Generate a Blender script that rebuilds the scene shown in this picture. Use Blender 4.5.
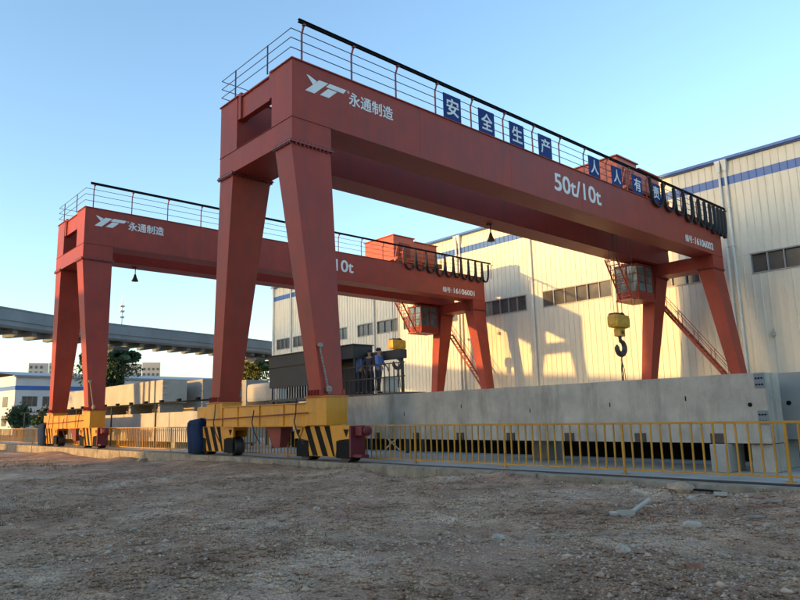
import bpy, bmesh, math, random
import numpy as np
from mathutils import Vector, Matrix
random.seed(7); rng = np.random.default_rng(7)
sc = bpy.context.scene
for o in list(bpy.data.objects): bpy.data.objects.remove(o)
COL = sc.collection

# ---------------------------------------------------------------- camera, sky, sun, exposure
YAW, PITCH, ROLL = math.radians(47.445), math.radians(9.732), math.radians(-1.397)
cam_d = bpy.data.cameras.new('camera'); cam = bpy.data.objects.new('camera', cam_d); COL.objects.link(cam)
fw = Vector((-math.sin(YAW)*math.cos(PITCH), math.cos(YAW)*math.cos(PITCH), math.sin(PITCH)))
rt = Vector((math.cos(YAW), math.sin(YAW), 0)); up = rt.cross(fw)
r2 = rt*math.cos(ROLL)+up*math.sin(ROLL); u2 = up*math.cos(ROLL)-rt*math.sin(ROLL)
cam.matrix_world = Matrix((( r2.x,u2.x,-fw.x,15.026),(r2.y,u2.y,-fw.y,-12.584),(r2.z,u2.z,-fw.z,1.31),(0,0,0,1)))
cam_d.sensor_width = 36; cam_d.lens = 36*674.709/800; cam_d.clip_start = .05; cam_d.clip_end = 6000
sc.camera = cam

SUN = Vector((.2127, 1.0, -.1135)).normalized()          # direction the light travels
world = bpy.data.worlds.new('World'); sc.world = world; world.use_nodes = True
wn = world.node_tree; bg = wn.nodes['Background']
sky = wn.nodes.new('ShaderNodeTexSky'); sky.sky_type = 'NISHITA'; sky.sun_disc = False
sky.sun_elevation = math.radians(6.4); sky.sun_rotation = math.atan2(-SUN.x, -SUN.y)
sky.air_density = 1.0; sky.dust_density = 1.0; sky.ozone_density = 2.0; sky.altitude = 0
wn.links.new(sky.outputs[0], bg.inputs[0]); bg.inputs[1].default_value = .15
sl = bpy.data.lights.new('sun', 'SUN'); sl.energy = 1.45; sl.angle = math.radians(.5); sl.color = (1.0, .57, .17)
so = bpy.data.objects.new('sun', sl); COL.objects.link(so); so.rotation_euler = SUN.to_track_quat('-Z', 'Y').to_euler(); so.location = (-30, -60, 60)
sc.view_settings.view_transform = 'Standard'; sc.view_settings.look = 'None'; sc.view_settings.gamma = 1
sc.view_settings.use_curve_mapping = False; sc.view_settings.exposure = 2.05

# ---------------------------------------------------------------- helpers
def tag(o, label=None, cat=None, group=None, kind=None):
    if label: o['label'] = label
    if cat: o['category'] = cat
    if group: o['group'] = group
    if kind: o['kind'] = kind
    return o
def empty(name, loc=(0,0,0), rz=0, label=None, cat=None, group=None, parent=None):
    o = bpy.data.objects.new(name, None); COL.objects.link(o); o.location = loc; o.rotation_euler[2] = rz
    o.empty_display_size = .3
    if parent: o.parent = parent
    return tag(o, label, cat, group)
def put(name, me, parent=None, loc=(0,0,0), rot=(0,0,0)):
    o = bpy.data.objects.new(name, me); COL.objects.link(o); o.location = loc; o.rotation_euler = rot
    if parent: o.parent = parent
    return o
class MB:
    def __init__(s): s.v = []; s.f = []
    def add(s, vs, fs):
        n = len(s.v); s.v += [tuple(v) for v in vs]; s.f += [tuple(i+n for i in f) for f in fs]; return s
    def hexa(s, b, t):
        return s.add(list(b)+list(t), [(3,2,1,0),(4,5,6,7),(0,1,5,4),(1,2,6,5),(2,3,7,6),(3,0,4,7)])
    def box(s, x0, x1, y0, y1, z0, z1):
        return s.hexa([(x0,y0,z0),(x1,y0,z0),(x1,y1,z0),(x0,y1,z0)], [(x0,y0,z1),(x1,y0,z1),(x1,y1,z1),(x0,y1,z1)])
    def tube(s, pts, r, n=8, caps=True):
        pts = [Vector(p) for p in pts]; rings = []; R = r if hasattr(r, '__len__') else [r]*len(pts)
        t0 = (pts[1]-pts[0]).normalized(); a = t0.orthogonal().normalized()
        for i, p in enumerate(pts):
            t = (pts[min(i+1,len(pts)-1)]-pts[max(i-1,0)]).normalized()
            a = (a-t*a.dot(t)); a = a.normalized() if a.length > 1e-6 else t.orthogonal().normalized(); b = t.cross(a)
            rings.append([p+(a*math.cos(2*math.pi*k/n)+b*math.sin(2*math.pi*k/n))*R[i] for k in range(n)])
        m = len(s.v)
        for q in rings: s.v += [tuple(x) for x in q]
        for i in range(len(pts)-1):
            for k in range(n):
                s.f.append((m+i*n+k, m+i*n+(k+1)%n, m+(i+1)*n+(k+1)%n, m+(i+1)*n+k))
        if caps: s.f.append(tuple(m+k for k in range(n))[::-1]); s.f.append(tuple(m+(len(pts)-1)*n+k for k in range(n)))
        return s
    def bar(s, p, q, w, h=None):                 # rectangular bar between two points
        h = h or w; p = Vector(p); q = Vector(q); t = (q-p).normalized()
        upv = Vector((0,0,1)) if abs(t.z) < .99 else Vector((1,0,0))
        a = t.cross(upv).normalized()*w/2; b = a.cross(t).normalized()*h/2
        return s.hexa([p-a-b,p+a-b,p+a+b,p-a+b], [q-a-b,q+a-b,q+a+b,q-a+b])
    def prism(s, poly, axis, a, b):              # poly in the two other axes (order x<y<z)
        def P(u, v, w): return {'x':(w,u,v),'y':(u,w,v),'z':(u,v,w)}[axis]
        n = len(poly)
        return s.add([P(u,v,a) for u,v in poly]+[P(u,v,b) for u,v in poly],
            [tuple(range(n))[::-1], tuple(range(n,2*n))]+[(i,(i+1)%n,n+(i+1)%n,n+i) for i in range(n)])
    def lathe(s, prof, c=(0,0,0), n=16, axis='z'):
        m = len(s.v)
        for r, h in prof:
            for k in range(n):
                u, w = r*math.cos(2*math.pi*k/n), r*math.sin(2*math.pi*k/n)
                p = {'z':(u,w,h),'y':(u,h,w),'x':(h,u,w)}[axis]
                s.v.append((c[0]+p[0], c[1]+p[1], c[2]+p[2]))
        for i in range(len(prof)-1):
            for k in range(n): s.f.append((m+i*n+k, m+i*n+(k+1)%n, m+(i+1)*n+(k+1)%n, m+(i+1)*n+k))
        s.f.append(tuple(m+k for k in range(n))[::-1]); s.f.append(tuple(m+(len(prof)-1)*n+k for k in range(n)))
        return s
    def mesh(s, name, mat, bev=0, smooth=False):
        me = bpy.data.meshes.new(name); me.from_pydata(s.v, [], s.f)
        bm = bmesh.new(); bm.from_mesh(me); bmesh.ops.recalc_face_normals(bm, faces=bm.faces)
        if bev: bmesh.ops.bevel(bm, geom=list(bm.edges), offset=bev, segments=2, affect='EDGES', profile=.6, clamp_overlap=True)
        bm.to_mesh(me); bm.free(); me.materials.append(mat)
        if smooth:
            for p in me.polygons: p.use_smooth = True
        return me
    def build(s, name, mat, parent=None, bev=0, smooth=False, loc=(0,0,0), rot=(0,0,0), **t):
        return tag(put(name, s.mesh(name, mat, bev, smooth), parent, loc, rot), **t)
def npmesh(name, V, F, mat):
    me = bpy.data.meshes.new(name); V = np.asarray(V, np.float32); F = np.asarray(F, np.int32)
    me.vertices.add(len(V)); me.vertices.foreach_set('co', V.ravel())
    k = F.shape[1]; me.loops.add(F.size); me.loops.foreach_set('vertex_index', F.ravel())
    me.polygons.add(len(F)); me.polygons.foreach_set('loop_start', np.arange(len(F), dtype=np.int32)*k)
    me.update(calc_edges=True); me.validate(); me.materials.append(mat); return me
def vnoise(x, y, seed=0):                         # smooth value noise, numpy
    g = np.random.default_rng(seed).random((256, 256)); xi = np.floor(x).astype(int); yi = np.floor(y).astype(int)
    fx = x-xi; fy = y-yi; fx = fx*fx*(3-2*fx); fy = fy*fy*(3-2*fy)
    G = lambda a, b: g[a % 256, b % 256]
    return (G(xi,yi)*(1-fx)+G(xi+1,yi)*fx)*(1-fy)+(G(xi,yi+1)*(1-fx)+G(xi+1,yi+1)*fx)*fy-.5

# ---------------------------------------------------------------- materials
def mat(name, col, rough=.6, var=.18, scale=1.2, streak=0., bump=0., bscale=30, metal=0., dirt=None, dirt_amt=.35, dscale=.8, spec=.5, sheen=0):
    m = bpy.data.materials.new(name); m.use_nodes = True; nt = m.node_tree; N = nt.nodes; L = nt.links
    b = N['Principled BSDF']; b.inputs['Roughness'].default_value = rough; b.inputs['Metallic'].default_value = metal
    b.inputs['Specular IOR Level'].default_value = spec
    geo = N.new('ShaderNodeNewGeometry')
    n1 = N.new('ShaderNodeTexNoise'); n1.inputs['Scale'].default_value = scale; n1.inputs['Detail'].default_value = 6; n1.inputs['Roughness'].default_value = .62
    L.new(geo.outputs['Position'], n1.inputs['Vector'])
    r1 = N.new('ShaderNodeValToRGB'); r1.color_ramp.elements[0].position = .32; r1.color_ramp.elements[1].position = .7
    r1.color_ramp.elements[0].color = (*[c*(1-var) for c in col], 1); r1.color_ramp.elements[1].color = (*[min(1, c*(1+var)) for c in col], 1)
    L.new(n1.outputs['Fac'], r1.inputs[0]); out = r1.outputs[0]
    if dirt:
        n2 = N.new('ShaderNodeTexNoise'); n2.inputs['Scale'].default_value = dscale; n2.inputs['Detail'].default_value = 8; n2.inputs['Roughness'].default_value = .7
        mp = N.new('ShaderNodeMapping'); L.new(geo.outputs['Position'], mp.inputs[0]); mp.inputs['Location'].default_value = (11.3, 4.1, 7.7)
        mp.inputs['Scale'].default_value = (1, 1, 1) if not streak else (streak, streak, .35)
        L.new(mp.outputs[0], n2.inputs['Vector'])
        r2_ = N.new('ShaderNodeValToRGB'); r2_.color_ramp.elements[0].position = .48; r2_.color_ramp.elements[1].position = .78
        r2_.color_ramp.elements[0].color = (0,0,0,1); r2_.color_ramp.elements[1].color = (dirt_amt,)*3+(1,)
        L.new(n2.outputs['Fac'], r2_.inputs[0])
        mx = N.new('ShaderNodeMix'); mx.data_type = 'RGBA'; L.new(r2_.outputs[0], mx.inputs['Factor']); L.new(out, mx.inputs['A']); mx.inputs['B'].default_value = (*dirt, 1)
        out = mx.outputs['Result']
    L.new(out, b.inputs['Base Color'])
    rr = N.new('ShaderNodeMapRange'); rr.inputs['To Min'].default_value = max(0, rough-.1); rr.inputs['To Max'].default_value = min(1, rough+.12)
    L.new(n1.outputs['Fac'], rr.inputs[0]); L.new(rr.outputs[0], b.inputs['Roughness'])
    if bump:
        n3 = N.new('ShaderNodeTexNoise'); n3.inputs['Scale'].default_value = bscale; n3.inputs['Detail'].default_value = 5
        L.new(geo.outputs['Position'], n3.inputs['Vector'])
        bp = N.new('ShaderNodeBump'); bp.inputs['Strength'].default_value = bump; bp.inputs['Distance'].default_value = .02
        L.new(n3.outputs['Fac'], bp.inputs['Height']); L.new(bp.outputs[0], b.inputs['Normal'])
    return m
M = {}
M['red'] = mat('red_paint', (.32,.045,.027), .5, spec=.3, var=.16, scale=.9, streak=3, dirt=(.15,.05,.04), dirt_amt=.75, dscale=1.1, bump=.22, bscale=1.3)
M['dred'] = mat('dark_red_paint', (.22,.035,.03), .5, .2, 1.5, dirt=(.08,.03,.03))
M['bred'] = mat('buffer_red', (.13,.010,.018), .6, .15, 2)
M['orange'] = mat('orange_paint', (.52,.085,.03), .42, .12, 1.2, streak=3, dirt=(.18,.06,.04), dirt_amt=.4)
M['yellow'] = mat('yellow_paint', (.60,.245,.008), .4, .14, 1.5, streak=4, dirt=(.16,.07,.015), dirt_amt=.45, dscale=1.5)
M['fence'] = mat('fence_yellow', (.50,.235,.02), .5, .2, 2.5, dirt=(.22,.10,.04), dirt_amt=.6, dscale=4)
M['black'] = mat('black_paint', (.008,.008,.008), .75, .3, 3, spec=.15)
M['rubber'] = mat('black_rubber', (.014,.014,.016), .6, .3, 5)
M['steel'] = mat('dark_steel', (.06,.052,.05), .5, .35, 4, dirt=(.10,.05,.03), dirt_amt=.5, dscale=5, metal=.3)
M['galv'] = mat('galvanised', (.36,.37,.38), .45, .15, 4, metal=.4)
M['rail'] = mat('rail_bar_steel', (.055,.04,.05), .5, .25, 4)
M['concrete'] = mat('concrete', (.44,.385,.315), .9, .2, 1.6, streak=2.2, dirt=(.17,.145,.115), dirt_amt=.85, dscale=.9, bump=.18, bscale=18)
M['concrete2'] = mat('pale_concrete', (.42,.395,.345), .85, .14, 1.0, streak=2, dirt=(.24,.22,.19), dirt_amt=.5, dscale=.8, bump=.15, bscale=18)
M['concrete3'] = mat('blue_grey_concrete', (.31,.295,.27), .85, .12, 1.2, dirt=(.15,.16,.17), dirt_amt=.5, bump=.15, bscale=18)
M['paving'] = mat('paving_concrete', (.42,.40,.36), .8, .16, .6, dirt=(.20,.19,.17), dirt_amt=.6, dscale=.5, bump=.1, bscale=12)
M['kerb'] = mat('kerb_concrete', (.27,.225,.165), .95, .35, 3, dirt=(.15,.11,.075), dirt_amt=.95, dscale=1.6, bump=.4, bscale=14)
M['clad'] = mat('cream_cladding', (.70,.63,.49), .5, .06, .25, streak=3, dirt=(.40,.37,.30), dirt_amt=.45, dscale=.9)
M['blue'] = mat('blue_trim', (.035,.12,.36), .4, .12, .6)
M['trim'] = mat('white_trim', (.68,.67,.62), .5, .08, 1, dirt=(.4,.38,.32), dirt_amt=.4)
M['roof'] = mat('grey_roof', (.22,.24,.27), .5, .1, .5)
M['frame'] = mat('window_frame', (.34,.33,.31), .5, .1, 1)
M['pane'] = mat('window_glass', (.085,.078,.066), .22, .35, .6, spec=.6)
M['white'] = mat('white_lettering', (.74,.75,.74), .5, .05, 2)
M['signblue'] = mat('sign_blue', (.006,.032,.17), .6, .15, 2, spec=.2)
M['tarp'] = mat('blue_fabric_cover', (.010,.024,.065), .85, spec=.15, var=.35, scale=2.5, bump=.5, bscale=5)
M['darkgrey'] = mat('dark_grey_panel', (.034,.031,.030), .7, .15, 1, dirt=(.08,.075,.07), dirt_amt=.4)
M['cabglass'] = mat('cab_glass', (.11,.16,.16), .08, .4, 1.5, spec=.8)
M['hookyellow'] = mat('hook_yellow', (.55,.30,.02), .45, .15, 3, dirt=(.10,.06,.03), dirt_amt=.7, dscale=4)
M['skin'] = mat('skin', (.36,.19,.12), .55, .05, 8)
M['hair'] = mat('hair', (.012,.01,.01), .6, .2, 30)
M['shirt_blue'] = mat('blue_shirt', (.10,.17,.42), .8, .15, 9)
M['shirt_dark'] = mat('dark_shirt', (.035,.035,.045), .8, .15, 9)
M['trousers'] = mat('dark_trousers', (.022,.024,.035), .85, .15, 9)
M['viaduct'] = mat('viaduct_concrete', (.20,.22,.235), .85, .12, .25, streak=1.2, dirt=(.12,.13,.14), dirt_amt=.6, dscale=.35)
M['leaf'] = mat('leaf_green', (.045,.085,.022), .6, .5, 1.4)
M['leaf2'] = mat('leaf_dark', (.035,.075,.028), .6, .45, 1.6)
M['leaf3'] = mat('leaf_olive', (.10,.11,.022), .6, .5, .8)
M['bark'] = mat('bark', (.09,.065,.045), .9, .3, 4)
M['bwall'] = mat('block_wall', (.55,.55,.53), .7, .08, .2, dirt=(.35,.34,.32), dirt_amt=.35, dscale=.3)
M['tower'] = mat('tower_wall', (.42,.40,.37), .8, .1, .1)
M['rock'] = mat('rock', (.36,.27,.19), .9, .3, 9, bump=.4, bscale=25)
M['paleR'] = mat('pale_rock', (.40,.33,.255), .9, .35, 9, bump=.4, bscale=25)
M['wood'] = mat('weathered_wood', (.28,.26,.22), .85, .3, 14)
M['plastic'] = mat('white_plastic_scrap', (.40,.38,.33), .4, .1, 3)
M['grass'] = mat('dry_grass', (.10,.105,.045), .7, .4, 3)
M['stone'] = mat('rubble', (.44,.30,.21), .9, .5, 7)
# dirt ground: several soil tones, fine grit, real bump
def dirt_mat():
    m = bpy.data.materials.new('dirt_ground'); m.use_nodes = True; nt = m.node_tree; N = nt.nodes; L = nt.links; b = N['Principled BSDF']
    b.inputs['Roughness'].default_value = .95; b.inputs['Specular IOR Level'].default_value = .2
    geo = N.new('ShaderNodeNewGeometry')
    def noise(s, d=6, r=.65):
        n = N.new('ShaderNodeTexNoise'); n.inputs['Scale'].default_value = s; n.inputs['Detail'].default_value = d; n.inputs['Roughness'].default_value = r
        L.new(geo.outputs['Position'], n.inputs['Vector']); return n
    def ramp(src, stops):
        r = N.new('ShaderNodeValToRGB'); e = r.color_ramp.elements
        while len(e) < len(stops): e.new(.5)
        for i, (p, c) in enumerate(stops): e[i].position = p; e[i].color = (*c, 1)
        L.new(src, r.inputs[0]); return r
    def mix(f, a, c, mode='MIX'):
        x = N.new('ShaderNodeMix'); x.data_type = 'RGBA'; x.blend_type = mode
        if isinstance(f, (int, float)): x.inputs['Factor'].default_value = f
        else: L.new(f, x.inputs['Factor'])
        L.new(a, x.inputs['A']); L.new(c, x.inputs['B']); return x.outputs['Result']
    big = ramp(noise(.35, 5).outputs['Fac'], [(.3,(.27,.158,.098)),(.5,(.40,.248,.155)),(.68,(.57,.41,.29))])
    mid = ramp(noise(1.7, 9, .75).outputs['Fac'], [(.32,(.42,.40,.38)),(.52,(1,1,1)),(.70,(1.5,1.45,1.4))])
    c = mix(.95, big.outputs[0], mid.outputs[0], 'MULTIPLY')
    fine = ramp(noise(38, 6, .75).outputs['Fac'], [(.36,(.30,.28,.26)),(.5,(1,1,1)),(.64,(1.75,1.7,1.65))])
    c = mix(.9, c, fine.outputs[0], 'MULTIPLY')
    red = ramp(noise(.55, 4).outputs['Fac'], [(.5,(0,0,0)),(.72,(.45,.45,.45))])
    tint = N.new('ShaderNodeRGB'); tint.outputs[0].default_value = (.43,.215,.155,1)
    c = mix(red.outputs[0], c, tint.outputs[0])
    grn = ramp(noise(.8, 6).outputs['Color'], [(.56,(0,0,0)),(.72,(.4,.4,.4))])
    gt = N.new('ShaderNodeRGB'); gt.outputs[0].default_value = (.24,.205,.10,1)
    c = mix(grn.outputs[0], c, gt.outputs[0])
    L.new(c, b.inputs['Base Color'])
    ad = N.new('ShaderNodeMath'); ad.operation = 'ADD'; L.new(noise(22, 8, .7).outputs['Fac'], ad.inputs[0]); L.new(noise(70, 4, .6).outputs['Fac'], ad.inputs[1])
    bp = N.new('ShaderNodeBump'); bp.inputs['Strength'].default_value = .75; bp.inputs['Distance'].default_value = .03
    L.new(ad.outputs[0], bp.inputs['Height']); L.new(bp.outputs[0], b.inputs['Normal'])
    return m
M['dirt'] = dirt_mat()

# ---------------------------------------------------------------- ground, paving, kerb, rails
def ground_z(x, y):
    x = np.asarray(x, float); y = np.asarray(y, float)
    base = -.13-.0085*np.clip(10-x, 0, 34)
    near = np.exp(-((y+13)**2+(x-12)**2)/900)
    n = vnoise(x*.35, y*.35, 1)*.16+vnoise(x*.9+.4*y+5, y*1.1-.3*x, 2)*.075+vnoise(x*2.7+y, y*2.7-x, 3)*.030+vnoise(x*6.3-1.7*y, y*6.3+2*x, 4)*.014+vnoise(x*13+5*y, y*13-4*x, 5)*.008
    heap = .16*np.exp(-((x+16.5)/1.1)**2-((y+.9)/.7)**2)+.22*np.exp(-((x+27)/2.2)**2-((y+.9)/.8)**2)+.1*np.exp(-((x+9)/4)**2-((y+.9)/.6)**2)
    bank = (.055+.16*vnoise(x*.6+3, y*0, 12)+.07*vnoise(x*2.3, y*0, 13))*np.exp(-((y+.55)/.42)**2)*np.clip((x+14)/4, 0, 1)
    return base+n*np.clip(near*1.6, .05, 1)+heap+np.maximum(bank, 0)
xs = np.concatenate([[-4000,-1500,-600,-300,-160,-100,-75,-60,-50], np.arange(-42,-22,.4), np.arange(-22,-6,.12), np.arange(-6,17,.055), [18,20,25,35,60,120,300,900,4000]])
ys = np.concatenate([[-4000,-1200,-400,-160,-90,-60,-40,-28,-20,-16], np.arange(-13,-.3,.055), [-.2,.5,1.5,40,60,100,200,500,1500,4000]])
GX, GY = np.meshgrid(xs, ys, indexing='ij'); GZ = ground_z(GX, GY)
GZ = np.where(GY > -.25, np.minimum(GZ, -.25), GZ); GZ = np.where(np.abs(GX) > 200, -.45, GZ); GZ = np.where(np.abs(GY) > 80, -.45, GZ)
nx, ny = GX.shape; idx = np.arange(nx*ny).reshape(nx, ny)
F = np.stack([idx[:-1,:-1], idx[1:,:-1], idx[1:,1:], idx[:-1,1:]], -1).reshape(-1, 4)
g = put('ground', npmesh('ground', np.stack([GX, GY, GZ], -1).reshape(-1, 3), F, M['dirt'])); tag(g, kind='structure')
for p in g.data.polygons: p.use_smooth = True
MB().box(-72, 46, .09, 78, -.4, 0).build('yard_paving', M['paving'], kind='structure')
MB().box(-72, 46, -.086, .088, -.5, -.092).build('rail_bed', M['kerb'], kind='structure')
# the kerb that carries the crane rail, cast in 3 m lengths with uneven edges
kb = MB()
for i in range(40):
    x0 = -72+i*3.0; dz = random.uniform(-.008, .008); dy = random.uniform(-.015, .015)
    kb.box(x0+.008, x0+2.992, -.46+dy, -.088, -.7, .012+dz)
kb.build('kerb', M['kerb'], bev=.02, kind='structure')
MB().box(-72, 46, 32.2, 33.1, 0.001, .012).build('far_rail_footing', M['paving'], kind='structure')
def crane_rail(y, z, label):
    m = MB(); m.prism([(y-.06,z),(y+.06,z),(y+.06,z+.018),(y+.012,z+.03),(y+.012,z+.085),(y+.036,z+.095),(y+.036,z+.125),(y-.036,z+.125),(y-.036,z+.095),(y-.012,z+.085),(y-.012,z+.03),(y-.06,z+.018)], 'x', -71, 45)
    m.build('crane_rail', M['steel'], label=label, cat='rail', group='steel crane rails')
RZ = -.09
crane_rail(0, RZ, 'dark steel crane rail on the kerb in front of the yellow fence')
crane_rail(32.67, -.09, 'dark steel crane rail on the paving beside the warehouse wall')

# ---------------------------------------------------------------- lettering
def text_mesh(name, body, w, h, mat_, parent, pos, fit='both', bold=.03, depth=.004):
    """flat letters on a +X facing plate: runs along +Y, up along +Z, lower-left corner at pos"""
    cu = bpy.data.curves.new(name, 'FONT'); cu.body = body; cu.size = 1; cu.extrude = .002
    ob = bpy.data.objects.new(name, cu); COL.objects.link(ob); bpy.context.view_layer.update()
    dg = bpy.context.evaluated_depsgraph_get(); me = bpy.data.meshes.new_from_object(ob.evaluated_get(dg)); bpy.data.objects.remove(ob)
    co = np.array([v.co[:] for v in me.vertices]); lo = co.min(0); hi = co.max(0); sx = w/(hi[0]-lo[0]); sy = h/(hi[1]-lo[1])
    fs = [tuple(p.vertices) for p in me.polygons]; m = MB(); bpy.data.meshes.remove(me)
    for k, (du, dv) in enumerate(((0,0),(bold,0),(0,bold),(bold,bold))[:4 if bold else 1]):
        m.add([((z/.002+1)*depth/2+.0008*k, (x-lo[0]+du)*sx, (y-lo[1]+dv)*sy) for x, y, z in co], fs)
    return m.build(name, mat_, parent, loc=pos)

# ---------------------------------------------------------------- gantry cranes
ZT, ZS, ZL, HW, LY, SP = 13.40, 11.29, 10.42, 2.50, .81, 32.67
GI = 1.22                                              # inner face of each girder
def flange_with_bolts(x0, x1, y0, y1, z, bolts_up):
    m = MB(); m.box(x0-.09, x1+.09, y0-.09, y1+.09, z-.03, z+.03)
    for i in range(9):
        for (a, b) in (((x0+(x1-x0)*i/8), y0-.05), ((x0+(x1-x0)*i/8), y1+.05)):
            m.lathe([(.034,z-.09),(.034,z+.08)], (a, b, 0), 6)
    for i in range(1, 10):
        for a in (x0-.05, x1+.05): m.lathe([(.034,z-.09),(.034,z+.08)], (a, y0+(y1-y0)*i/10, 0), 6)
    return m
def wheel_bogie(root, s, yc, front):
    """s: +1 / -1 end of the carriage; yc: rail centre; front: side that carries the striped plate (-1 = towards the yard)"""
    c = s*3.42
    b = MB()
    b.prism([(c-1.42,1.075),(c+1.42,1.075),(c+1.42,.70),(c+.80,.64),(c+.66,.16),(c-.66,.16),(c-.80,.64),(c-1.42,.70)], 'y', yc-.30, yc-.24)
    b.prism([(c-1.42,1.075),(c+1.42,1.075),(c+1.42,.70),(c+.80,.64),(c+.66,.16),(c-.66,.16),(c-.80,.64),(c-1.42,.70)], 'y', yc+.24, yc+.30)
    b.box(c-1.40, c+1.40, yc-.235, yc+.235, .93, 1.07)
    bo = b.build('bogie_frame', M['yellow'], root)
    # warning stripes: separate thin plates on the yard-side cheek
    yo = yc+front*.301
    for k in range(3):
        x0 = c-.92+k*.52
        poly = [(x0,1.06),(x0+.27,1.06),(x0+.27+.44,.17),(x0+.44,.17)]
        poly = [(min(max(u, c-.72 if v < .5 else c-1.3), c+.64 if v < .5 else c+1.3), v) for u, v in poly]
        MB().prism(poly, 'y', min(yo, yo+front*.006), max(yo, yo+front*.006)).build('warning_stripe', M['black'], bo)
    for e in (-1, 1):
        w = MB(); wx = c+e*1.02
        w.lathe([(.10,-.2),(.33,-.2),(.36,-.13),(.31,-.10),(.31,.10),(.36,.13),(.33,.2),(.10,.2)], (wx, yc, RZ+.125+.31), 24, 'y')
        wo = w.build('wheel', M['steel'], root)
        MB().lathe([(.07,-.27),(.07,.27)], (wx, yc, RZ+.125+.31), 12, 'y').build('axle', M['steel'], wo)
        g_ = MB(); g_.box(wx+e*.02-.30, wx+e*.02+.36 if e > 0 else wx+.30, yc+front*.31-.012, yc+front*.31+.012, .13, .62)
        g_.build('wheel_guard', M['black'], root)
        t = MB(); t.prism([(c+e*1.44,1.0),(c+e*.98,1.0),(c+e*1.2,.68),(c+e*1.44,.68)], 'y', yc+front*.325-.004, yc+front*.325+.004); t.build('gusset_plate', M['yellow'], root)
        d = MB(); d.prism([(c+e*1.36,.96),(c+e*1.10,.96),(c+e*1.24,.74)], 'y', yc+front*.334-.003, yc+front*.334+.003); d.build('warning_stripe', M['black'], bo)
    return bo
def end_carriage(root, yc, front):
    m = MB(); m.box(-2.72, 2.72, yc-.36, yc+.36, 1.08, 1.76); co = m.build('carriage_beam', M['yellow'], root)
    m = MB(); m.box(-2.74, 2.74, yc-.42, yc+.42, 1.765, 1.79); m.box(-2.74, 2.74, yc-.42, yc+.42, 1.05, 1.076); m.build('beam_flange', M['yellow'], co)
    for k in (-1.6, -.1, 1.4):
        MB().box(k, k+.02, yc+front*.365-.03, yc+front*.365+.03, 1.08, 1.76).build('stiffener', M['yellow'], co)
    for s in (-1, 1):
        m = MB(); x0, x1 = (2.725, 3.78) if s > 0 else (-3.95, -2.725)
        m.box(x0, x1, yc-.40, yc+.40, 1.08, 1.93); h = m.build('carriage_head', M['yellow'], root, bev=.012)
        m = MB(); m.box(x0-.03, x1+.03, yc-.45, yc+.45, 1.932, 1.962); m.build('head_flange', M['yellow'], h)
        wheel_bogie(root, s, yc, front)
    # thin conduit and hanging cables on the yard side
    y = yc+front*.47
    m = MB(); m.tube([(-3.9,y,1.33),(2.0,y,1.45),(2.9,y,1.47)], .022, 6); m.build('conduit', M['dred'], root)
    for x, z0 in ((-3.15,1.9),(-.35,1.62),(2.25,1.95)):
        m = MB(); m.tube([(x,y-front*.02,z0),(x+.04,y+front*.02,1.5),(x-.05,y+front*.02,1.2),(x+.12,y+front*.02,.85),(x+.5,y+front*.02,.5)], .02, 6); m.build('hanging_cable', M['rubber'], root)
    m = MB(); m.box(-4.95, -4.13, yc-.3, yc+.3, 1.42, 1.83); m.build('drive_box', M['yellow'], root, bev=.02)
    # tapered dark red cable guide under mid beam
    m = MB(); m.hexa([(.35,yc-.12,.36),(.78,yc-.12,.36),(.78,yc+.16,.36),(.35,yc+.16,.36)], [(.02,yc-.2,1.045),(1.0,yc-.2,1.045),(1.0,yc+.25,1.045),(.02,yc+.25,1.045)]); m.build('cable_guide', M['dred'], root, bev=.02)
    # red buffer at the +X end
    m = MB(); m.box(4.80, 4.88, yc-.34, yc+.20, .17, 1.06); m.box(4.885, 5.22, yc-.22, yc+.08, .78, 1.04); m.box(4.885, 5.30, yc-.30, yc-.02, .17, .25)
    m.lathe([(.10,5.225),(.14,5.26),(.14,5.34),(.06,5.38)], (0,yc-.07,.91), 14, 'x'); m.build('end_buffer', M['bred'], root, bev=.008)
def handrail_post(m, y, x):
    m.bar((x-.03,y,ZT+.03), (x-.03,y,ZT+1.05), .05); m.bar((x-.03,y,ZT+1.03), (x+.10,y,ZT+1.30), .05); m.box(x+.05, x+.17, y-.05, y+.05, ZT+1.27, ZT+1.32)
def ladder_parts(root, p, q, half, n, rung_axis, mat_, rail_h=.9, tread=.22, name='stair'):
    """inclined stair from p (top) to q (bottom); half = half-width vector"""
    p, q, half = Vector(p), Vector(q), Vector(half)
    st = None
    for s in (-1, 1):
        o = MB().bar(p+half*s, q+half*s, .03, .16).build(name+'_stringer', mat_, root); st = st or o
        m = MB(); d = Vector((0,0,rail_h)); m.bar(p+half*s+d, q+half*s+d, .035); m.bar(p+half*s+d*.5, q+half*s+d*.5, .022)
        for k in range(6):
            c = p.lerp(q, (k+.3)/5.6)+half*s; m.bar(c, c+d, .03)
        m.build(name+'_handrail', mat_, root)
    run = Vector((q.x-p.x, q.y-p.y, 0)).normalized()
    mm = MB(); a = half*.97; b = run*tread/2; dz = Vector((0,0,.03))
    mm.hexa([-a-b, a-b, a+b, -a+b], [-a-b+dz, a-b+dz, a+b+dz, -a+b+dz]); me = mm.mesh('tread', mat_)
    for k in range(n): put('tread', me, root, p.lerp(q, (k+.5)/n))
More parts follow.
